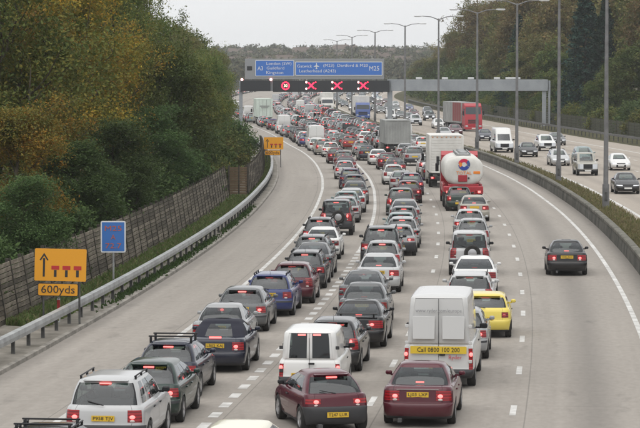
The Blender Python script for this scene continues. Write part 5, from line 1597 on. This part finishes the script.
def yellow_sign(X, Y, yaw, label, roll=0.0):
    s = empty('roadworks_sign', (X, Y, .1), yaw); tag(s, label, 'sign')
    mb, ms_ = rounded_plate(1.72, 1.08, .04, .03, 'sign_amber'); pl = link('sign_plate', mb.mesh('sign_plate', ms_), s, (0, 0, 2.0), (0, roll, 0))
    ar = MB(); y_ = -.006
    ar.face([(-.585, y_, -.40), (-.515, y_, -.40), (-.515, y_, .22), (-.585, y_, .22)]); ar.face([(-.55, y_, .40), (-.70, y_, .16), (-.655, y_, .14), (-.55, y_, .30), (-.445, y_, .14), (-.40, y_, .16)])
    link('arrow', ar.mesh('arrow', ['ink'], weld=False), pl)
    for x in (-.17, .20, .57):
        t = MB(); t.face([(x - .13, y_, -.16), (x + .13, y_, -.16), (x + .13, y_, -.03), (x - .13, y_, -.03)], 0); t.face([(x - .045, y_, -.40), (x + .045, y_, -.40), (x + .045, y_, -.17), (x - .045, y_, -.17)], 1)
        link('closed_lane_symbol', t.mesh('closed_lane_symbol', ['sign_red', 'ink'], weld=False), pl)
    mb, ms_ = rounded_plate(1.36, .44, .07, .03, 'sign_amber', .025, 'ink'); p2 = link('distance_plate', mb.mesh('distance_plate', ms_), s, (-.09, 0, 1.17), (0, roll, 0))
    link('lettering', text_mesh('600yds', .37, 'ink', .008, width=1.12), p2, (0, -.012, 0), T90)
    for x in (-.58, .62):
        po = MB(); po.tube((x, .06, -.15), (x, .06, 2.5), .035, None, 8); part_on(s, 'post', po, ['steel_dark'])
    return s
Ys_ = 90.0
yellow_sign(at_px(59.5, Ys_), Ys_, math.radians(2), 'yellow roadworks sign closing three lanes above a 600yds plate', math.radians(1.5))
Ys_ = 238.0
yellow_sign(at_px(273.5, Ys_), Ys_, 0, 'small distant yellow roadworks sign at the end of the guard rail')
b_ = empty('location_sign', (at_px(112.5, 105.5), 105.5, .2), 0); tag(b_, 'blue and white upright marker sign behind the guard rail', 'sign')
mb, ms_ = rounded_plate(.98, 1.24, .07, .03, 'sign_blue2', .05, 'sign_white'); pl = link('sign_plate', mb.mesh('sign_plate', ms_), b_, (0, 0, 1.88))
link('lettering', text_mesh('M25', .29, 'sign_orange_print', .006, width=.66), pl, (0, -.012, .32), T90); link('lettering', text_mesh('A', .27, 'sign_orange_print', .006), pl, (0, -.012, -.02), T90); link('lettering', text_mesh('72.7', .29, 'sign_orange_print', .006, width=.62), pl, (0, -.012, -.36), T90)
po = MB(); po.tube((0, .06, -.2), (0, .06, 2.4), .04, None, 8); part_on(b_, 'post', po, ['galvanised'])
mp_ = empty('marker_post', (at_px(57.4, 90.5), 90.5, .1), 0); tag(mp_, 'small red and white marker post behind the guard rail', 'post')
po = MB(); po.box((0, 0, .38), (.10, .06, 1.0), bev=.015); part_on(mp_, 'post_body', po, ['sign_white'])
po = MB(); po.box((0, -.034, .62), (.104, .01, .34)); part_on(mp_, 'reflector', po, ['sign_red'])
po = MB(); po.box((0, -.036, .86), (.104, .01, .03)); part_on(mp_, 'top_band', po, ['ink'])
# white streak board leaning at the reserve wall
# ------------------------------------------------------------------ gantry
GY = 400.0
noise_tint(principled('gantry_grey', (0.27, 0.29, 0.31), .6, .1), (0.23, 0.25, 0.27), (0.31, 0.33, 0.35), .4, 5)
principled('signal_black', (0.018, 0.02, 0.024), .5)
principled('signal_red', (0.6, .02, .03), .4, emit=(1, .02, .07), estr=2.6); principled('signal_white', (.9, .7, .5), .4, emit=(1, .75, .45), estr=2.5); principled('signal_pink', (.9, .4, .4), .4, emit=(1, .38, .38), estr=4)
def gx(px): return (px - CX) * GY / F_PX
def gz(py): return CAM_H - (py - HORIZON) * GY / F_PX
gn = empty('sign_gantry', (gx(241), GY, 0), 0); tag(gn, 'grey motorway gantry spanning both carriageways with blue signs and red lane signals', 'gantry')
def gpart(name, mb, mats, dx=0): return part_on(gn, name, mb, mats, (-gn.location.x, -GY, 0))
def gbox(name, x0, x1, y0, y1, depth, yoff, mat, bev=.03):
    mb = MB(); mb.box(((gx(x0) + gx(x1))/2, GY + yoff, (gz(y0) + gz(y1))/2), (gx(x1) - gx(x0), depth, gz(y0) - gz(y1)), bev=bev)
    return gpart(name, mb, [mat])
gbox('beam', 239, 389, 81, 91, 1.1, .9, 'gantry_grey'); gbox('beam', 391, 548, 79.5, 91, 1.1, .9, 'gantry_grey')
def gleg(x0, x1, ytop):
    mb = MB(); mb.box(((gx(x0) + gx(x1))/2, GY + .9, gz(ytop)/2 - .1), (gx(x1) - gx(x0), .7, gz(ytop) + .2), bev=.04)
    mb.box(((gx(x0) + gx(x1))/2, GY + .9, .06), (gx(x1) - gx(x0) + .5, 1.2, .3), bev=.03)
    gpart('leg', mb, ['gantry_grey'])
gleg(239.0, 242.5, 91.2); gleg(387.5, 392.5, 79.4); gleg(542.5, 546.5, 79.4); gleg(548.5, 550.5, 80.5)
lad = MB()
for k in range(18): lad.box((gx(547.6), GY + .5, .6 + k*.33), (.5, .03, .03))
gpart('ladder', lad, ['galvanised'])
for x in (419, 445, 471, 497, 513):
    mb = MB(); mb.box((gx(x), GY + .7, gz(78.2)), (.9 if x < 510 else 2.2, .4, .28), bev=.05); mb.box((gx(x), GY + .9, gz(79.2)), (.1, .1, .3)); gpart('lamp_housing', mb, ['sign_white'])
# back board and blue panels
gbox('sign_backing', 245, 384, 58.6, 79.2, .12, .25, 'sign_back', .02)
for x in np.linspace(250, 380, 7):
    mb = MB(); mb.box((gx(x), GY + .45, gz(71)), (.14, .25, gz(58.8) - gz(84))); gpart('strut', mb, ['steel_grey'])
for x0, x1 in ((255.3, 294.2), (295.2, 382.4)):
    w_ = gx(x1) - gx(x0); y0_, y1_ = (60.0, 76.3) if x0 < 290 else (61.6, 75.6)
    h_ = gz(y0_) - gz(y1_)
    mb, ms_ = rounded_plate(w_, h_, .15, .05, 'sign_blue', .10, 'sign_white')
    pl = link('sign_panel', mb.mesh('sign_panel', ms_), gn, ((gx(x0) + gx(x1))/2 - gn.location.x, .13, (gz(y0_) + gz(y1_))/2))
    def put_text(txt, px, py, size, width=None, bold=.006):
        o = link('lettering', text_mesh(txt, size, 'sign_white', bold, 'CENTER', width), pl, (gx(px) - (gx(x0) + gx(x1))/2, -.012, gz(py) - (gz(y0_) + gz(y1_))/2), T90)
    if x0 < 290:
        put_text('A3', 260.5, 68.5, .85, .82, .012); put_text('London (SW)', 279, 63.6, .62, 3.7); put_text('Guildford', 275.5, 68.2, .62, 2.6); put_text('Kingston', 274.8, 72.6, .62, 2.5)
    else:
        put_text('Gatwick', 304.5, 66.2, .62, 2.2); put_text('(M23)  Dartford & M20', 345.5, 65.5, .62, 6.6); put_text('Leatherhead (A243)', 317.5, 71.0, .62, 5.4); put_text('M25', 374.2, 68.6, .95, 1.45, .012)
        pm_ = MB(); y_ = -.012
        pm_.face([(-.06, y_, -.45), (.06, y_, -.45), (.07, y_, .35), (0, y_, .48), (-.07, y_, .35)]); pm_.face([(-.45, y_ - .001, -.1), (.45, y_ - .001, -.1), (.06, y_ - .001, .14), (-.06, y_ - .001, .14)]); pm_.face([(-.2, y_ - .001, -.42), (.2, y_ - .001, -.42), (0, y_ - .001, -.28)])
        link('aeroplane_symbol', pm_.mesh('aeroplane_symbol', ['sign_white'], weld=False), pl, (gx(316.5) - (gx(x0) + gx(x1))/2, 0, gz(66) - (gz(y0_) + gz(y1_))/2))
mb = MB(); mb.box((gx(249.6), GY + .16, gz(68.2)), (.75, .05, .6), bev=.02); o = gpart('junction_number', mb, ['signal_black'])
# dark message unit at the left and the long dark fascia with the lane signals
gbox('message_unit', 240.5, 270.5, 80.2, 91.2, .3, .15, 'signal_black'); gbox('signal_fascia', 273, 389.5, 80.4, 91.8, .3, .12, 'signal_black')
for px in (242, 271):
    mb = MB(); mb.ring([(-.05, .12), (0, .2), (.05, .2)], 'y', 14, c=(gx(px), GY - .02, gz(79.5))); gpart('signal_lamp', mb, ['signal_pink'])
mb = MB()
mb.ring([(-.03, .44), (-.03, .62), (.01, .62), (.01, .44)], 'y', 28, c=(gx(285.6), GY - .06, gz(85.7)), close=True); gpart('signal_ring', mb, ['signal_red'])
link('lettering', text_mesh('30', .58, 'signal_white', .012), gn, (gx(285.6) - gn.location.x, -.09, gz(85.7)), T90)
for px in (311.2, 337.2, 363.2):
    mb = MB(); c = Vector((gx(px), GY - .08, gz(85.4)))
    for a in (45, -45): mb.box(c + Vector((0, .001*a/45, 0)), (1.25, .04, .2), rot=Matrix.Rotation(math.radians(a), 3, 'Y'))
    gpart('lane_cross', mb, ['signal_red'])
    for dz in (.48, -.48):
        mb = MB(); mb.ring([(-.03, .08), (0, .15), (.04, .15)], 'y', 12, c=c + Vector((-.72, 0, dz))); gpart('signal_lamp', mb, ['signal_pink'])
        mb = MB(); mb.ring([(-.03, .06), (0, .11), (.04, .11)], 'y', 12, c=c + Vector((.66, 0, dz))); gpart('signal_lamp', mb, ['signal_red'])

# ------------------------------------------------------------------ lamp posts on the reserve
noise_tint(principled('column_grey', (0.17, 0.17, 0.175), .6, .2), (0.12, 0.12, 0.122), (0.20, 0.20, 0.205), 1.2, 5)
cm = MB(); cm.tube((0, 0, -.1), (0, 0, 1.6), .22, .21, 12); cm.tube((0, 0, 1.55), (0, 0, 15.3), .155, .085, 12); col_me = cm.mesh('column', ['column_grey'])
dm_ = MB(); dm_.box((0, -.215, .8), (.18, .02, .6), bev=.005); door_me = dm_.mesh('access_door', ['steel_dark'])
arm_me, hd_me = [], []
for sg in (1, -1):
    a = MB(); a.tube((0, 0, 15.15), (sg*.9, 0, 15.5), .06, .05, 8); a.tube((sg*.9, 0, 15.5), (sg*2.0, 0, 15.6), .05, .04, 8); arm_me.append(a.mesh('arm', ['column_grey']))
    h = MB(); h.box((sg*2.4, 0, 15.6), (.95, .34, .14), bev=.05); h.box((sg*2.45, 0, 15.52), (.7, .26, .06), bev=.02); hd_me.append(h.mesh('lamp_head', ['sign_white']))
POLES = [606.5, 559, 517, 477.2, 438.6, 405, 375, 352, 337, 324]
dists = [165, 204, 241, 278, 313, 364, 426, 490, 563, 690]
for i, px in enumerate(POLES):
    Y = dists[i]
    X = min(max(at_px(px, Y), road_pt(16.9, Y).x), road_pt(18.6, Y).x)
    p = empty('lamp_post', (X, Y, .1), road_yaw(Y))
    p.scale.z = .94
    link('column', col_me, p); link('access_door', door_me, p)
    for k in range(2): link('arm', arm_me[k], p); link('lamp_head', hd_me[k], p)
    tag(p, 'twin-armed grey lamp post on the central reserve, %s' % (('nearest, rightmost of the row' if i == 0 else ORD[i] + ' of the row from the right')), 'lamp post', 'lamp posts on the central reserve')

# ------------------------------------------------------------------ haze: the air over the whole place
hz = MB(); hz.box((0, 700, 22), (3200, 4600, 46.2))
hm = bpy.data.materials.new('air'); hm.use_nodes = True; MATS['air'] = hm
n, l = hm.node_tree.nodes, hm.node_tree.links
n.remove(n['Principled BSDF'])
pv = n.new('ShaderNodeVolumePrincipled'); pv.inputs['Color'].default_value = (0.93, 0.95, 0.97, 1); pv.inputs['Density'].default_value = 0.00014; pv.inputs['Anisotropy'].default_value = 0.0
l.new(pv.outputs[0], n['Material Output'].inputs['Volume'])
ho = link('haze', hz.mesh('haze', ['air'])); tag(ho, kind='stuff', label='thin pale autumn haze hanging over the whole road', cat='haze')
